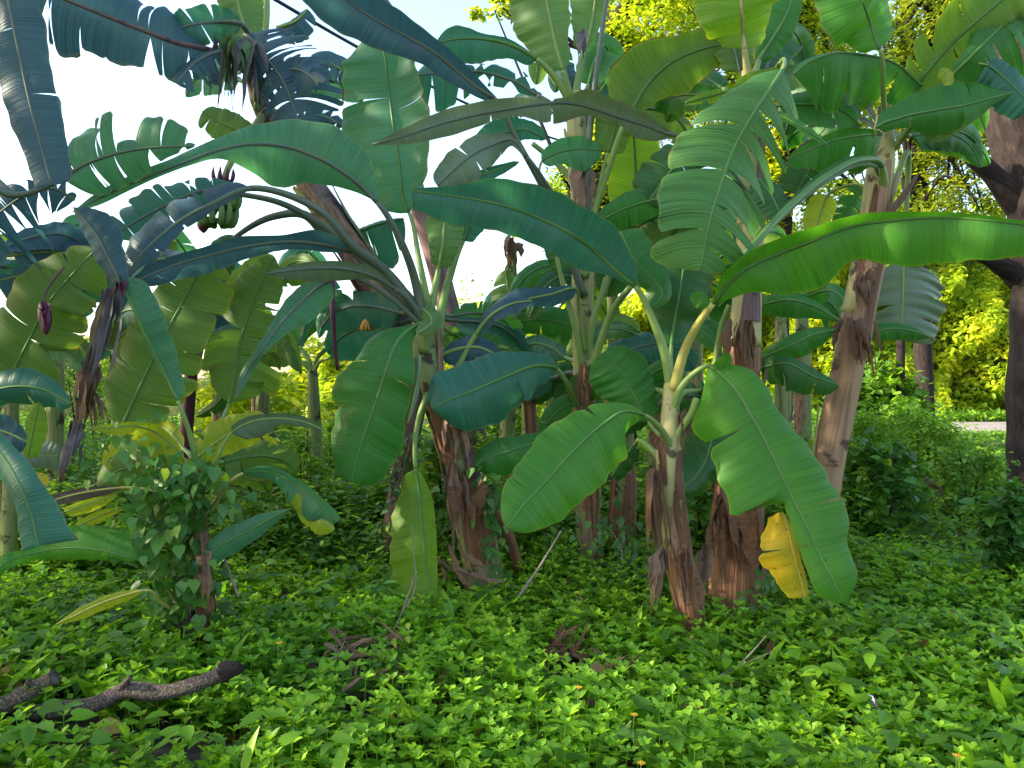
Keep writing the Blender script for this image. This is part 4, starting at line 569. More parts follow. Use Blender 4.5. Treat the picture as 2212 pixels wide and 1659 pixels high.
# ---------------------------------------------------------------- leaf scatter
def tpl(pts, mid, fold=.06):
    # pts: outline of one half from base to tip as (x, y); mid: (x) positions along the midrib
    V = [(0, 0, 0), (mid, 0, -fold), (1, 0, -.02)]; h = [(x, y, .02) for x, y in pts]; k = len(h)
    V += h+[(x, -y, z) for x, y, z in h]; Fc = []
    for s in (0, 1):
        o = 3+s*k; seq = [0]+[o+i for i in range(k)]+[2]
        for a_, b_ in zip(seq[:-1], seq[1:]): Fc.append((a_, b_, 1) if s else (b_, a_, 1))
    return np.array(V), np.array(Fc)
LOBED = tpl([(.22, .10), (.45, .24), (.60, .36), (.70, .22), (.85, .16)], .5)
OVATE = tpl([(.18, .17), (.42, .27), (.72, .20)], .5)
HEART = tpl([(-.10, .18), (.02, .36), (.28, .45), (.62, .30)], .4, .08)
LANCE = tpl([(.25, .13), (.6, .13)], .5)
QUAD = (np.array([(0, 0, 0), (.5, .26, .05), (1, 0, 0), (.5, -.26, .05)]), np.array([(0, 1, 2), (0, 2, 3)]))
def frames(az, pitch, roll):
    d = np.stack([np.cos(az)*np.cos(pitch), np.sin(az)*np.cos(pitch), np.sin(pitch)], -1)
    s = np.stack([-np.sin(az), np.cos(az), np.zeros_like(az)], -1); n = np.cross(d, s)
    s2 = s*np.cos(roll)[:, None]+n*np.sin(roll)[:, None]; n2 = np.cross(d, s2)
    return np.stack([d, s2, n2], -1)      # columns
class Cloud:
    def __init__(s): s.V = []; s.F = []; s.T = []; s.n = 0
    def add(s, tp, pos, size, az, pitch, roll, tint, droop=.25):
        if len(pos) == 0: return
        V0, F0 = tp; V0 = V0.copy(); V0[:, 2] -= droop*V0[:, 0]**2
        Mx = frames(az, pitch, roll); V = np.einsum('nij,mj->nmi', Mx, V0)*size[:, None, None]+pos[:, None, :]
        m = len(V0); n = len(pos); s.V.append(V.reshape(-1, 3)); s.F.append((F0[None]+(np.arange(n)*m)[:, None, None]+s.n).reshape(-1, 3)); s.T.append(np.repeat(tint, m)); s.n += n*m
    def stems(s, p0, p1, w, tint):
        n = len(p0); off = np.array([[1, 0, 0], [-.5, .87, 0], [-.5, -.87, 0]])*1.0
        V = np.concatenate([p0[:, None]+off[None]*w[:, None, None], p1[:, None]+off[None]*w[:, None, None]*.7], 1)
        F0 = np.array([(0, 1, 4), (0, 4, 3), (1, 2, 5), (1, 5, 4), (2, 0, 3), (2, 3, 5)])
        s.V.append(V.reshape(-1, 3)); s.F.append((F0[None]+(np.arange(n)*6)[:, None, None]+s.n).reshape(-1, 3)); s.T.append(np.repeat(tint, 6)); s.n += n*6
    def build(s, name, mat, parent=None): return mesh_obj(name, np.vstack(s.V), np.vstack(s.F), M[mat], parent, tint=np.concatenate(s.T))
def U(a, b, n): return RNG.uniform(a, b, n)
# places where dead leaves lie bare of plants: (display x, display y, distance, radius m)
BARE = [(760, 1400, 4.1, .26), (1215, 1395, 4.2, .24), (1010, 1180, 5.6, .25), (1300, 1180, 6.2, .3), (1960, 1050, 8.7, .9), (790, 1480, 3.6, .16), (1345, 1430, 4.0, .14)]+[(xx, 0, dd, .07) for dd in (3.12, 3.24, 3.34) for xx in (30, 95, 160, 220, 280, 340, 400, 460, 510)]
BAREG = [(P(x, y, d)[0], d, r) for x, y, d, r in BARE]
STEMG = [(-.2, 5.6, .2), (1.08, 4.8, .12), (1.5, 5.2, .24), (2.4, 6.0, .2), (-1.9, 4.6, .15), (.63, 6.3, .15)]
def keep_mask(x, y, slack=1):
    k = np.ones(len(x), bool)
    for bx, by, r in BAREG+STEMG:
        dd = np.hypot(x-bx, (y-by)*.8); k &= (dd > r*U(.55, 1.15, len(x))*slack) | (RNG.random(len(x)) < .12)
    return k
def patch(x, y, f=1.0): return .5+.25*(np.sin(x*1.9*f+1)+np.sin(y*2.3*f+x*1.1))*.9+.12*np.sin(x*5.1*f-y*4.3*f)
def cover_plants(cl, x, y, kind, tp, hlo, hhi, slo, shi, nodes):
    n = len(x); h = U(hlo, hhi, n)*(.75+.5*patch(x, y)); gx = gz(x, y); lean = U(-.22, .22, (n, 2))*h[:, None]; a0 = U(0, 6.28, n); pt = patch(x, y, .7); base = np.c_[x, y, gx]
    top = base+np.c_[lean, h]; cl.stems(base, top, np.full(n, .0022), U(.45, .7, n))
    for k in range(nodes):
        f = 1-k*.26/max(1, (nodes-1)*.3)*.3; f = np.clip(1-k*.23, .1, 1)
        for j in range(2 if k else 4):
            az = a0+k*1.57+(j*math.pi if k else j*math.pi/2+.6)+U(-.35, .35, n)
            sz = U(slo, shi, n)*(.72 if k == 0 and j < 4 else 1.0)*(1+.1*k)
            pitch = (U(.5, 1.15, n) if k == 0 else U(.05, .75, n)-.12*k)
            pos = base+(top-base)*f-np.c_[np.zeros((n, 2)), np.zeros(n)]
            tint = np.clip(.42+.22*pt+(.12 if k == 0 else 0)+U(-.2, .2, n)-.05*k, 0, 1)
            cl.add(tp, pos, sz, az, pitch, U(-.4, .4, n), tint)
def rnd_xy(n, y0, y1, m=.95):
    n = int(n*m/.72)
    y = np.sqrt(U(y0*y0, y1*y1, n)); x = U(-1, 1, n)*(y*m+.3); return x, y
cl = Cloud()
x, y = rnd_xy(8600, 2.75, 6.8); k = keep_mask(x, y); x, y = x[k], y[k]
lf = (x < -1.0+.5*np.sin(y*2)) ; sel = RNG.random(len(x)); A1 = ~lf & (sel < .93) | lf & (sel < .45)
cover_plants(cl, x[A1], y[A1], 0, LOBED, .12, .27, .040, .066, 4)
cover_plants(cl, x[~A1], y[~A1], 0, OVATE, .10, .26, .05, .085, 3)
x, y = rnd_xy(1300, 2.8, 6.5); k = keep_mask(x, y) & ((x < -.6) | (RNG.random(len(x)) < .22)); x, y = x[k], y[k]; n = len(x)
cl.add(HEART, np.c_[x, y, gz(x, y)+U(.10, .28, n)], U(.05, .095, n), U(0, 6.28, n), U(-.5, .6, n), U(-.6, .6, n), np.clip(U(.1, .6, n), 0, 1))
x, y = rnd_xy(1500, 2.8, 7.5); k = keep_mask(x, y, 2); x, y = x[k], y[k]; n = len(x)     # slender grass blades and seedlings standing above the carpet
cl.add(LANCE, np.c_[x, y, gz(x, y)+U(.02, .14, n)], U(.10, .24, n), U(0, 6.28, n), U(.8, 1.45, n), U(-.5, .5, n), U(.3, .9, n), .35)
x, y = rnd_xy(420, 2.8, 6.5); k = keep_mask(x, y, 2); x, y = x[k], y[k]; n = len(x)
for j in range(5): cl.add(OVATE, np.c_[x, y, gz(x, y)+.22+.02*j*U(.5, 1, n)], U(.06, .12, n), U(0, .8, n)+j*1.3, U(0, .5, n), U(-.4, .4, n), U(.1, .55, n), .4)
tag(cl.build('ground_cover', 'cover'), 'dense low carpet of lobed bright green creeping plants across the foreground', 'ground cover', kind='stuff')
cl = Cloud(); x, y = rnd_xy(13500, 5.9, 13); k = keep_mask(x, y); x, y = x[k], y[k]
hh = .18+(.20+.28*(x < .2))*np.clip(patch(x*.6, y*.6), 0, 1)+.18*(RNG.random(len(x)) < .25)+.22*np.clip((y-8)/5, 0, 1)*(x/y < .55)+.30*np.clip((y-6.6)/1.2, 0, 1)*(x/y < .4)*np.clip(patch(x*1.3+2, y*1.1), 0, 1)
for j in range(9):
    n = len(x); f = U(.25, 1, n); cl.add(OVATE if j % 3 else LANCE, np.c_[x+U(-.12, .12, n), y+U(-.12, .12, n), gz(x, y)+hh*f], U(.045, .095, n), U(0, 6.28, n), U(-.5, .8, n), U(-.6, .6, n), np.clip(.25+.45*patch(x, y, .8)+U(-.25, .3, n), 0, 1))
x, y = rnd_xy(5200, 12.5, 25, .85); ok = ~((x > 10) & (y > 23.5)); x, y = x[ok], y[ok]; hh = (.35+.45*np.clip(patch(x*.4, y*.4), 0, 1))*np.where(x/y > .56, .25, 1)
for j in range(9):
    n = len(x); cl.add(QUAD, np.c_[x+U(-.3, .3, n), y+U(-.3, .3, n), hh*U(.2, 1, n)], U(.10, .20, n), U(0, 6.28, n), U(-.5, .8, n), U(-.6, .6, n), np.clip(.3+.4*patch(x, y, .4)+U(-.25, .3, n), 0, 1))
# tall loose weeds filling the space between the stems
xw, yw = rnd_xy(3000, 6.3, 12, .66); ok = xw/yw < .44; xw, yw = xw[ok], yw[ok]; n = len(xw); hw = U(.45, 1.05, n)*(.6+.6*patch(xw, yw)); lx = U(-.2, .2, (n, 2)); a0 = U(0, 6.28, n)
cl.stems(np.c_[xw, yw, np.zeros(n)], np.c_[xw+lx[:, 0], yw+lx[:, 1], hw], np.full(n, .004), np.full(n, .5)); tw = U(.3, .9, n)
for j in range(12):
    f = .25+.75*j/11; cl.add(LANCE if j % 2 else OVATE, np.c_[xw+lx[:, 0]*f, yw+lx[:, 1]*f, hw*f], U(.07, .13, n), a0+j*2.4, U(-.2, .7, n), U(-.4, .4, n), np.clip(tw+U(-.15, .15, n), 0, 1))
tag(cl.build('undergrowth', 'weeds'), 'tangle of small leaved weeds and creepers behind the banana plants', 'undergrowth', kind='stuff')

cl = Cloud(); x, y = rnd_xy(900, 2.8, 9); n = len(x); cl.add(OVATE, np.c_[x, y, gz(x, y)+U(.04, .20, n)], U(.05, .13, n), U(0, 6.28, n), U(-.4, .4, n), U(-.9, .9, n), U(0, 1, n), .5)
M['litter'] = tint_mat('dry_litter', [(0, (.06, .03, .02)), (.6, (.19, .10, .05)), (1, (.36, .24, .08))], .1, .8)
tag(cl.build('leaf_litter', 'litter'), 'scattered brown and yellow fallen leaves caught in the green carpet', 'leaf litter', kind='stuff')
# ---------------------------------------------------------------- bushes, trees, far foliage
def blob_leaves(cl, cx, cy, cz, rx, ry, rz, n, size, tp, tlo=.1, thi=.95, clump=None, low=0):
    clump = clump or max(6, n//38); u = RNG.normal(size=(clump, 3)); u /= np.linalg.norm(u, axis=1)[:, None]; rr = U(.45, 1, clump)[:, None]**.6; C = u*rr
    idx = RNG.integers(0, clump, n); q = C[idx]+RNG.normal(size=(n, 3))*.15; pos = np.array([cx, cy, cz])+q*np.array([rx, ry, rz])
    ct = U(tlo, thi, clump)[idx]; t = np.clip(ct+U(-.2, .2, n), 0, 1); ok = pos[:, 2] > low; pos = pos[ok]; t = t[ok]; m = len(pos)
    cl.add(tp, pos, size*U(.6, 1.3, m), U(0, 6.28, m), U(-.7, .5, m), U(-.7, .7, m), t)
    return C*np.array([rx, ry, rz])+np.array([cx, cy, cz])
def bush(x, ytop, d, wpx, label, n, size, mat='weeds', tp=OVATE, cat='bush', group='bushes behind the bananas', tlo=.1, thi=.95, ybase=None, name='bush'):
    c = P(x, ytop, d); H = c[2]; W = wpx*d/F/2; z0 = 0 if ybase is None else P(x, ybase, d)[2]
    rt = empty(name, (c[0], d, 0), label, cat, group); cl = Cloud()
    C = blob_leaves(cl, c[0], d, (H+z0)/2, W, W*.8, (H-z0)/2*1.05, n, size, tp, tlo, thi, low=.03); cl.build('foliage', mat, rt)
    bag = Bag(); r = random.Random(int(x))
    for k in range(7):
        e = C[r.randrange(len(C))]; bag.tube(interp([(c[0]+r.uniform(-.1, .1)*W, d, -.05), (c[0]*.5+e[0]*.5, d*.5+e[1]*.5, e[2]*.6), tuple(e)], 8), np.linspace(.012+.012*H, .004, 8), 5)
    bag.build('stems', M['bark'], rt); return rt
def tree(x, d, trunk_pts, crowns, label, n, size, mat, tp=QUAD, bark='bark', cat='tree', group='trees beyond the grove', limbs=9, tlo=.1, thi=.95, name='broadleaf_tree', trunk_lump=.12):
    c = P(x, 900, d); rt = empty(name, (c[0], d, 0), label, cat, group)
    tp_ = interp([np.r_[P(a, b, dd), ww*dd/F/2] for a, b, dd, ww in trunk_pts], 40); tr = tube('trunk', tp_[:, :3], tp_[:, 3], M[bark], rt, 14, trunk_lump, int(x))
    if crowns:
        cl = Cloud(); r = random.Random(int(x)+3); bag = Bag(); tot = sum(q[3]*q[4] for q in crowns)
        for cx, cy, cd, rx, ry in crowns:
            p = P(cx, cy, cd); a_, b_ = rx*cd/F, ry*cd/F; C = blob_leaves(cl, p[0], cd, p[2], a_, max(a_, b_)*.7, b_, int(n*rx*ry/tot), size, tp, tlo, thi, low=.5)
            for k in range(limbs):
                e = C[r.randrange(len(C))]; s_ = tp_[min(39, int(r.uniform(18, 39))), :3]; mid = (s_+e)/2+np.array([r.uniform(-.3, .3), r.uniform(-.3, .3), r.uniform(-.1, .5)])
                bag.tube(interp([tuple(s_), tuple(mid), tuple(e)], 12), np.linspace(.05, .012, 12)*(d/14), 6, .1, k)
        cl.build('crown', mat, rt); bag.build('branches', M[bark], rt)
    return rt
# sunlit bank of creepers beyond the road
cl = Cloud(); n = 95000; x = U(-9, 40, n); hx = 3.0+7.5*sstep((x+2)/14)+1.2*np.sin(x*.7)+.8*np.sin(x*1.9+1); zf = RNG.random(n)**.8; z = zf*hx
yb = 35.5+z*.32+1.0*np.sin(x*.9+z*.8)+.7*np.sin(x*2.3-z*1.7)+U(-.5, .5, n)
tn = np.clip(.55+.22*np.sin(x*1.3+z*1.1)*np.sin(z*1.9+x*.6)+U(-.28, .28, n), 0, 1)
cl.add(OVATE, np.c_[x, yb, z], U(.20, .40, n), U(0, 6.28, n), U(-1.0, .3, n), U(-.7, .7, n), tn)
tag(cl.build('creeper_bank', 'sunny'), 'sunlit yellow green bank of creepers rising beyond the road', 'foliage bank', kind='stuff')
cl = Cloud(); n = 20000; x = U(-40, -4, n); hx = 2.6+1.0*np.sin(x*.5)+.6*np.sin(x*1.7); z = RNG.random(n)*hx; yb = 40+1.5*np.sin(x*.6+z)+U(-1, 1, n)
cl.add(QUAD, np.c_[x, yb, z], U(.25, .5, n), U(0, 6.28, n), U(-1, .5, n), U(-.7, .7, n), np.clip(.45+U(-.3, .3, n)+.2*np.sin(x*1.1), 0, 1))
tag(cl.build('far_thicket', 'tree'), 'low far thicket along the horizon at left', 'thicket', kind='stuff')
# roadside grass
cl = Cloud(); n = 5000; x = U(9, 30, n); yb = np.where(RNG.random(n) < .5, U(22.5, 25, n), U(33, 35.6, n)); cl.add(LANCE, np.c_[x, yb, np.zeros(n)], np.where(yb > 30, U(.3, .75, n), U(.1, .25, n)), U(0, 6.28, n), U(.7, 1.4, n), U(-.5, .5, n), U(.3, 1, n), .4)
tag(cl.build('roadside_grass', 'weeds'), 'long grass growing along both edges of the road', 'grass', kind='stuff')

tree(1480, 17, [(1262, 1060, 17, 30), (1268, 600, 17, 28), (1275, 200, 17, 26), (1330, 40, 17, 22), (1400, -60, 17, 14)], [(1420, 60, 17, 130, 90), (1530, 170, 17.5, 110, 90), (1400, 190, 17, 100, 90), (1350, 300, 17, 90, 90), (1270, 420, 17.5, 110, 90), (1190, 470, 18, 80, 60), (1080, 20, 17, 60, 20), (1480, -80, 18, 220, 120), (1340, 480, 18, 90, 70)], 'tree with rough brown trunk and bright yellow green crown behind the centre plant', 36000, .135, 'sunny', limbs=7)
tree(1720, 20, [(1700, 1000, 20, 30), (1690, 600, 20, 28), (1720, 200, 20, 26), (1750, -100, 20, 14)], [(1700, 100, 20, 130, 110), (1700, 260, 20, 110, 90), (1840, 200, 20, 90, 110), (1560, 250, 20.5, 90, 80), (1640, 420, 20, 90, 90), (1840, 440, 20, 110, 60), (1700, -90, 20, 200, 100)], 'tree with airy golden green crown behind the ribbed leaf', 36000, .15, 'sunny', limbs=8)
tree(2030, 15, [(1945, 1010, 15, 18), (1950, 600, 15, 17), (1975, 300, 15, 16), (2020, -60, 15, 12)], [(2000, 60, 15, 110, 100), (2060, 330, 15, 120, 90), (2040, 460, 15, 130, 70), (2120, 40, 15, 110, 80), (1960, 200, 15, 80, 90)], 'feathery tree with thin trunk and dark drooping sprays at upper right', 15000, .15, 'fern', LANCE, 'bark', limbs=12)
# big tree at the right edge
J = tree(2240, 9, [(2268, 1150, 9, 150), (2254, 960, 9, 128), (2252, 700, 9, 124), (2250, 520, 9, 124), (2226, 360, 9, 122), (2192, 230, 9, 124), (2205, 100, 9, 112), (2240, -60, 9, 100), (2260, -260, 9, 80)], [(2230, -300, 9, 300, 160)], 'massive dark tree trunk with forked limbs at the right edge', 6000, .16, 'tree', limbs=6, name='big_tree')
for k, (pp, w0, w1) in enumerate((([(2262, 640, 9), (2200, 596, 9), (2150, 566, 8.9), (2092, 545, 8.8)], .20, .035), ([(2262, 520, 9), (2190, 430, 9), (2140, 375, 8.9), (2086, 326, 8.8), (2030, 262, 8.7), (1990, 240, 8.6)], .20, .02))):
    q = interp([P(*a_) for a_ in pp], 24); tube('limb', q, np.linspace(w0, w1, 24)*(1+.05*np.sin(np.arange(24))), M['bark'], J, 12, .12, k)
# palm trunk by the road
K = empty('palm_tree', (P(1998, 900, 22)[0], 22, 0), 'slim dark ringed palm trunk standing between the grove and the road', 'palm tree', 'trees beyond the grove')
tube('trunk', interp([P(2000, 960, 22), P(1998, 850, 22), P(1990, 700, 22), P(1975, 450, 22), P(1960, 100, 22), P(1950, -250, 22)], 60), np.linspace(.25, .16, 60)*(1+.05*np.sin(np.arange(60)*2.1)), M['bark'], K, 12, .04)
cl = Cloud()
for k in range(12):
    an = k*.524; c = P(1950, -250, 22); n = 90; q = np.tile(np.linspace(.1, 1, 45), 2); side = np.repeat([1, -1], 45)
    pos = c+np.c_[np.cos(an)*q*3.2, np.sin(an)*q*3.2, .6*q-1.9*q**2]; cl.add(LANCE, pos, .9*(1-.5*q), an+side*1.1, np.full(n, -.5), np.zeros(n), U(.3, .8, n))
cl.build('fronds', 'fern', K)
# leaning pinkish trunk behind the middle left plant
tree(1010, 9, [(1030, 1010, 9, 56), (1000, 780, 9, 50), (975, 690, 9, 48), (945, 570, 9, 46), (905, 440, 9, 42), (880, 350, 9, 42), (868, 290, 9, 30)], [], 'bare pinkish trunk leaning left behind the middle left plant', 0, .1, 'tree', bark='barkpink', name='leaning_tree', trunk_lump=.06)

# bushes
bush(175, 745, 13, 230, 'fine leaved pale bush under the hanging dead leaf at left', 5200, .07, 'weeds', thi=1, tlo=.4)
bush(620, 790, 12, 170, 'bright yellow green broad leaved bush behind the small lone banana plant', 1500, .17, 'sunny', tlo=.4)
bush(480, 800, 11.5, 150, 'yellow tipped bush behind the purple stemmed plant', 1500, .15, 'sunny', tlo=.5)
bush(820, 650, 15, 150, 'golden green bush in the gap under the leaning trunk', 2600, .12, 'sunny', tlo=.3)
bush(1020, 620, 16, 170, 'bright bush with open twigs against the white sky', 2300, .10, 'sunny', tlo=.3)
bush(1170, 690, 15, 140, 'yellow bush seen through the middle gap', 2200, .13, 'sunny', tlo=.4)
bush(760, 900, 10, 150, 'mid green bush between the lone banana plant and the hanging leaf', 2200, .09, 'weeds')
bush(1130, 880, 8.5, 190, 'bright low bush filling the gap right of the middle left stem', 3000, .075, 'weeds', tlo=.35)
bush(1390, 760, 10, 180, 'bright broad leaved bush inside the grove', 1500, .14, 'weeds', LANCE, tlo=.4)
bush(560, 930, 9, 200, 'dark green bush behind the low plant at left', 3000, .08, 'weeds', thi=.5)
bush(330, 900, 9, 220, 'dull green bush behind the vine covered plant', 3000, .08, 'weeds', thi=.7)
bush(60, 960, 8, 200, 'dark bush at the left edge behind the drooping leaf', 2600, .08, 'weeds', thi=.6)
bush(1900, 800, 15, 210, 'big leaved bush at the foot of the sunny bank', 2000, .17, 'weeds', HEART, tlo=.2)
bush(1985, 880, 11.5, 190, 'light green bush beside the road', 5000, .075, 'weeds', tlo=.3)
bush(1870, 900, 9.5, 180, 'pale green bush between the pale trunk and the road', 3600, .075, 'weeds', tlo=.4)
bush(1905, 950, 7.6, 170, 'heart leaved vines heaped over a stump at right', 1500, .085, 'heart', HEART, 'vine heap', 'vine heaps', tlo=.2, thi=.85, name='vine_heap')
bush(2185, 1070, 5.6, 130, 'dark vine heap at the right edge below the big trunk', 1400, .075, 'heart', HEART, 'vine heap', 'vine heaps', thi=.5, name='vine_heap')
bush(2090, 960, 8.5, 170, 'low leafy weeds under the big tree', 2400, .07, 'weeds', tlo=.3)
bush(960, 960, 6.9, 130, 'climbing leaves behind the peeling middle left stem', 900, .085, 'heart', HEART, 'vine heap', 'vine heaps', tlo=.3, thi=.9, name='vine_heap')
bush(1230, 1090, 7.0, 200, 'leafy weeds in the shade behind the left front leaf', 2000, .07, 'weeds', thi=.7)
bush(1090, 1080, 7.0, 160, 'leafy weeds right of the middle left stem', 1800, .07, 'weeds', thi=.8)
bush(730, 1040, 7.4, 200, 'tall weeds behind the long pale twig', 2400, .065, 'weeds', tlo=.3)
bush(560, 1080, 6.6, 190, 'tall weeds between the lone banana plant and the vines', 2400, .06, 'weeds', tlo=.3)
bush(230, 1130, 6.0, 230, 'weedy clump left of the vine covered stems', 2400, .06, 'weeds', tlo=.2)
bush(1730, 1060, 6.8, 170, 'leafy weeds behind the large right front leaf', 2000, .065, 'weeds', tlo=.2)
bush(1420, 1060, 7.2, 150, 'dim creepers between the front stem and brown trunk', 1600, .07, 'weeds', thi=.7)
bush(880, 1010, 7.6, 200, 'leafy shrub behind the middle left stem', 2200, .09, 'weeds', tlo=.3)
bush(330, 1010, 7.4, 220, 'bright shrub behind the vine covered stems', 2400, .085, 'weeds', tlo=.4)
bush(650, 950, 8.0, 160, 'shrub around the foot of the lone banana plant', 2000, .085, 'weeds', LANCE, tlo=.4)
bush(1180, 980, 7.8, 170, 'fresh green shrub between the centre plant and the middle left plant', 2000, .085, 'weeds', LANCE, tlo=.4)
bush(100, 1110, 6.2, 220, 'leafy shrub low at the left edge', 2200, .08, 'weeds', tlo=.2)
bush(1600, 940, 7.9, 200, 'green shrub glimpsed either side of the thick trunk', 2000, .09, 'weeds', tlo=.3)
bush(1520, 1010, 6.4, 130, 'backlit creeper between the front stem and thick trunk', 900, .09, 'heart', HEART, 'vine heap', 'vine heaps', tlo=.4, thi=.95, name='vine_heap')
# thin twiggy plant against the sky
def vine(pathpts, label, n, seed, size=.075, spread=.10, tlo=.1, thi=.8, name='climbing_vine', mat='heart', droop=.3):
    q = interp([P(*p) for p in pathpts], 60); rt = empty(name, tuple(q[0]), label, 'vine', 'climbing vines'); tube('vine_stem', q, .006, M['twig'], rt, 5)
    cl = Cloud(); i = RNG.integers(0, 60, n); pos = q[i]+RNG.normal(size=(n, 3))*spread; pos[:, 1] -= abs(RNG.normal(size=n))*spread*.6
    cl.add(HEART, pos, size*U(.6, 1.3, n), U(3.3, 6.1, n), U(-1.2, 0, n), U(-.5, .5, n), U(tlo, thi, n), droop); cl.build('vine_leaves', mat, rt)
vine([(410, 1330, 4.5), (400, 1200, 4.45), (390, 1100, 4.4), (420, 1040, 4.4), (430, 1010, 4.4)], 'dark heart leaved vine smothering the twin stems at left', 400, 1, .075, .11, .1, .8)
vine([(330, 1150, 4.4), (370, 1080, 4.35), (340, 1000, 4.4), (290, 960, 4.4)], 'lighter vine draped over the left plant', 190, 2, .06, .11, .3, .95)
vine([(1075, 1260, 5.4), (1070, 1150, 5.35), (1050, 1080, 5.35), (1040, 1020, 5.4)], 'vine climbing the middle left banana stem', 70, 3, .08, .06, .1, .6)
vine([(860, 1120, 5.9), (875, 1000, 5.9), (895, 930, 5.9)], 'small leaved vine on the dark dead stem', 90, 4, .05, .06, .0, .5)
vine([(1640, 1290, 5.0), (1665, 1200, 5.0), (1690, 1150, 5.2)], 'pale vine beside the thick dry trunk', 70, 5, .06, .07, .2, .7)
vine([(1330, 1300, 5.6), (1340, 1180, 5.8), (1300, 1120, 5.9)], 'dark vine among the brown trunks', 110, 6, .06, .12, .0, .45)
# pale yellow heart leaves on a creeping stem
Yv = empty('yellow_vine', (P(815, 1600, 4.0)[0], 4.0, .1), 'trailing stem with four pale yellow heart leaves left of the dead fronds', 'vine')
tube('vine_stem', interp([P(803, 1475, 4.0), P(808, 1430, 4.05), P(826, 1400, 4.1), P(850, 1385, 4.15), P(885, 1352, 4.2)], 20), .0035, M['twig'], Yv, 5)
cl = Cloud()
for (xx, yy, s_, a_) in ((822, 1452, .075, 5.0), (825, 1412, .06, 5.4), (852, 1390, .05, 6.0), (884, 1384, .035, 5.6), (885, 1355, .03, 5)):
    cl.add(HEART, np.array([P(xx-4, yy-8, 4.05)]), np.array([s_]), np.array([a_]), np.array([-.9]), np.array([.1]), np.array([1.0]))
cl.build('vine_leaves', 'heart', Yv)

# ---------------------------------------------------------------- log, twigs, dead fronds, flowers, litter, cable
def rough_log(pts, w0, w1, label, seed, stubs=()):
    q = interp([P(*p) for p in pts], 50); rt = empty('fallen_log', tuple(q[0]), label, 'log', 'fallen logs')
    s = np.linspace(0, 1, 50); r_ = (w0+(w1-w0)*s)*(1+.06*np.sin(s*31+seed)+.05*np.sin(s*13)); tube('bark', q, r_, M['log'], rt, 22, .10, seed)
    for sx, sy, sd_, ex, ey, w_ in stubs: tube('branch_stub', interp([P(sx, sy, sd_), P((sx+ex)/2+2, (sy+ey)/2, sd_-.02), P(ex, ey, sd_-.03)], 8), np.linspace(w_, w_*.55, 8), M['log'], rt, 10, .15)
    return rt
lg = rough_log([(30, 1545, 3.35), (160, 1530, 3.35), (205, 1522, 3.35), (270, 1492, 3.35), (350, 1496, 3.35), (430, 1475, 3.35), (485, 1452, 3.35)], .034, .033, 'mottled fallen log with broken end lying in the ground cover at lower left', 1, ((250, 1495, 3.35, 282, 1462, .020),))
e = interp([P(478, 1455, 3.35), P(500, 1447, 3.35), P(527, 1445, 3.35)], 10); tube('broken_end', e, np.array([.040, .043, .042, .043, .038, .037, .030, .029, .020, .012])*.85, M['bark'], lg, 18, .35, 4)
rough_log([(-60, 1560, 3.3), (0, 1530, 3.3), (55, 1500, 3.3), (118, 1462, 3.3)], .042, .030, 'shorter fallen log crossing at the lower left corner', 2, ((55, 1500, 3.3, 62, 1468, .02),))
def twig(pts, w, label, br=(), group='dry twigs'):
    q = interp([P(*p) for p in pts], 20); rt = empty('dry_twig', tuple(q[0]), label, 'twig', group); tube('twig_stem', q, np.linspace(w, w*.5, 20), M['twig'], rt, 7, .1)
    for b in br: tube('side_twig', interp([P(*p) for p in b], 12), np.linspace(w*.6, w*.25, 12), M['twig'], rt, 6, .1)
twig([(805, 1440, 4.5), (845, 1375, 4.5), (900, 1234, 4.5)], .008, 'long pale twig sticking up in front of the hanging lime leaf', [[(843, 1372, 4.5), (868, 1325, 4.52), (896, 1275, 4.55), (894, 1200, 4.6), (888, 1130, 4.6)]])
twig([(1120, 1290, 5.1), (1165, 1225, 5.1), (1213, 1146, 5.1)], .012, 'mottled stick leaning under the left front leaf')
twig([(1545, 1465, 4.0), (1600, 1432, 4.02), (1655, 1374, 4.05)], .006, 'forked pale twig in the ground cover below the thick trunk', [[(1560, 1462, 4.0), (1620, 1428, 4.0), (1668, 1408, 4.0)], [(1570, 1460, 4.0), (1598, 1480, 3.95), (1604, 1505, 3.9)]])
twig([(695, 1480, 3.9), (715, 1440, 3.9), (745, 1385, 3.95)], .005, 'short crooked twig left of the yellow heart leaves')
twig([(440, 1700, 3.3), (432, 1620, 3.35), (412, 1555, 3.45)], .008, 'grey stick standing below the fallen log')
twig([(515, 1290, 4.5), (500, 1250, 4.5), (482, 1195, 4.5)], .008, 'orange brown leaf stalk hanging right of the vines')
def fronds(pts_list, label, seed, wd=.03, mat='sheath'):
    bag = Bag(); 
    for k, pp in enumerate(pts_list): bag.ribbon([P(*p) for p in pp], wd*(.7+.6*((k*37) % 10)/10), twist=.8, curl=.5, seed=seed+k)
    o = bag.build('dead_fronds', M[mat]); tag(o, label, 'dead leaves', 'dead fronds on the ground')
r = random.Random(5)
def pile(cx, cy, d, n, sx, sy, ang, seed):
    r = random.Random(seed); out = []
    for k in range(n):
        x0 = cx+r.uniform(-sx, sx); y0 = cy+r.uniform(-sy, sy); a_ = ang+r.uniform(-1.0, 1.0); l_ = r.uniform(40, 120); dd = d+r.uniform(-.15, .15)-(y0-cy)*.004
        out.append([(x0-math.cos(a_)*l_/2, y0-math.sin(a_)*l_/2, dd), (x0+r.uniform(-8, 8), y0-r.uniform(-8, 12), dd), (x0+math.cos(a_)*l_/2, y0+math.sin(a_)*l_/2, dd)])
    return out
fronds(pile(765, 1405, 4.12, 20, 50, 26, .2, 11)+[[(870, 1385, 4.1), (820, 1345, 4.2), (775, 1318, 4.25)]], 'pile of reddish brown dead fronds beside the yellow heart leaves', 11, .012)
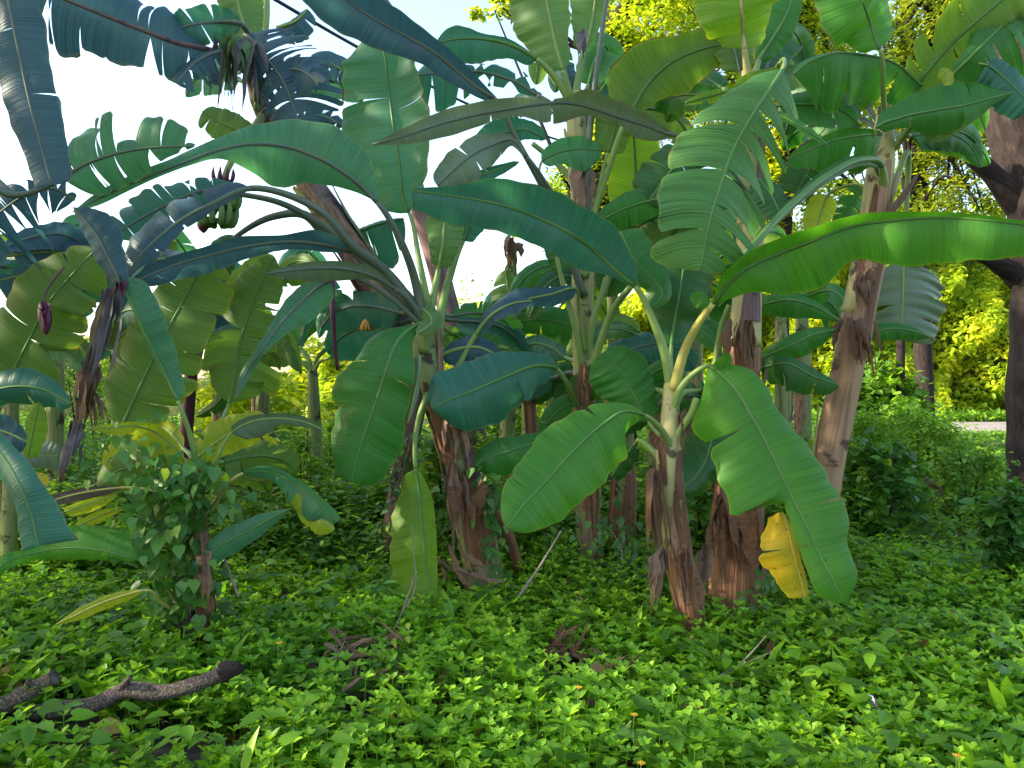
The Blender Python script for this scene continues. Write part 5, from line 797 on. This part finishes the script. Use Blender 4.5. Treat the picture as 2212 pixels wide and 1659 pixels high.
fronds(pile(1215, 1395, 4.22, 24, 50, 34, -.7, 12), 'heap of brown dead fronds in the middle of the carpet', 12, .014, 'stembrown')
fronds(pile(1345, 1430, 4.0, 6, 30, 10, .1, 13), 'few dark dead fronds right of the brown heap', 13, .011, 'dry')
fronds(pile(810, 1470, 3.75, 8, 60, 30, -.9, 14), 'scattered dead fronds low in the cover below the pile', 14, .010, 'sheath')
fronds(pile(1985, 1050, 8.5, 16, 60, 22, .5, 15), 'greyish dead fronds on the bare patch at right', 15, .025, 'dry')
fronds(pile(1010, 1235, 5.3, 12, 60, 22, .9, 16), 'brown fallen sheaths around the middle left stem', 16, .02, 'sheath')
fronds([[(1880, 1500, 3.45), (1893, 1522, 3.4), (1896, 1545, 3.38)]], 'single curled brown leaf in the ground cover at right', 17, .018)
def flower(x, y, d, label, rot=0):
    c = P(x, y, d); rt = empty('yellow_flower', tuple(c-np.array([0, 0, .10])), label, 'flower', 'yellow flowers in the carpet'); n = 9; an = np.arange(n)*2*np.pi/n+rot
    cl = Cloud(); cl.add(tpl([(.3, .16), (.8, .17)], .5, .02), np.repeat(c[None], n, 0), np.full(n, .017), an, np.full(n, .35), np.zeros(n), U(.2, 1, n), .1); o = cl.build('petals', 'petal', rt)
    o.matrix_basis = Matrix.Identity(4); q = interp([tuple(c-np.array([0, 0, .005])), tuple(c+np.array([0, -.002, .006]))], 4); tube('flower_centre', q, np.array([.003, .006, .005, .002]), M['fruityellow'], rt, 8)
    tube('flower_stalk', interp([tuple(c), tuple(c-np.array([.004, 0, .05])), tuple(c-np.array([0, 0, .13]))], 6), .0014, M['rib'], rt, 5)
for k, (fx, fy, lb) in enumerate(((1434, 1280-2, 'yellow flower nearest the front banana stem'), (1250, 1486, 'yellow flower below the brown frond heap'), (1370, 1545, 'yellow flower right of and below the frond heap'), (1385, 1650, 'yellow flower at the bottom edge near the centre'), (2067, 1633, 'yellow flower in the lower right corner area'), (602, 1390, 'yellow flower left of the frond pile'), (1247, 1280, 'yellow flower beneath the left front leaf'), (2030, 1130, 'small yellow flower far right near the bare patch'))):
    if k == 0: continue
    dd = 1.27*F/(fy-829.5); flower(fx, fy, dd, lb, k)
lt = Bag(); lt.ribbon([P(1875, 1500, 3.3), P(1885, 1508, 3.28), P(1890, 1520, 3.27)], .011, 1.2, .8, 3)
m = NT('white_plastic'); m.b.inputs['Base Color'].default_value = (.75, .77, .8, 1); m.b.inputs['Roughness'].default_value = .4; M['white'] = m.m
tag(lt.build('plastic_scrap', M['white']), 'crumpled white scrap lying in the cover at lower right', 'litter')
# overhead cables: span between posts outside the picture
def cable(p0, p1, sag, w_, label):
    a_, b_ = P(*p0), P(*p1); v = b_-a_; t = np.linspace(-.5, 1.8, 50)[:, None]; q = a_+v*t; q[:, 2] -= sag*(1-(2*t[:, 0]-1)**2)*.3
    tag(tube('overhead_cable', q, w_, M['cable'], None, 8), label, 'cable', 'overhead cables')
cable((596, 0, 9), (1120, 272, 15), .3, .022, 'dark overhead cable running down to the right across the sky')
cable((830, -5, 8), (862, 40, 9.5), 0, .022, 'short steep cable crossing the top edge of the sky')
# unseen broad trees added off the left edge to block sun from the grove
def added_shade_tree(x, y, h, label, seed):
    rt = empty('added_shade_tree', (x, y, 0), label, 'tree', 'shade trees left of the grove'); tube('trunk', interp([(x, y, -.1), (x+.2, y, 3), (x-.1, y+.1, h*.8)], 20), np.linspace(.3, .1, 20), M['bark'], rt, 12, .1, seed)
    cl = Cloud(); C = blob_leaves(cl, x, y, h*.62, 3.4, 3.4, h*.40, 5200, .30, OVATE, clump=120); cl.build('crown', 'tree', rt)
    bag = Bag(); r = random.Random(seed)
    for k in range(10):
        e = C[r.randrange(len(C))]; bag.tube(interp([(x, y, h*.3), tuple((np.array([x, y, h*.45])+e)/2), tuple(e)], 8), np.linspace(.07, .02, 8), 6)
    bag.build('branches', M['bark'], rt)
added_shade_tree(-10.0, -1.5, 11, 'broad shade tree nearest the viewer beyond the left edge', 1)
added_shade_tree(-10.5, 3.0, 12, 'second broad shade tree beyond the left edge', 2)
added_shade_tree(-12.0, 7.5, 12, 'third broad shade tree beyond the left edge', 3)
added_shade_tree(-15, 12, 12, 'farthest broad shade tree beyond the left edge', 4)
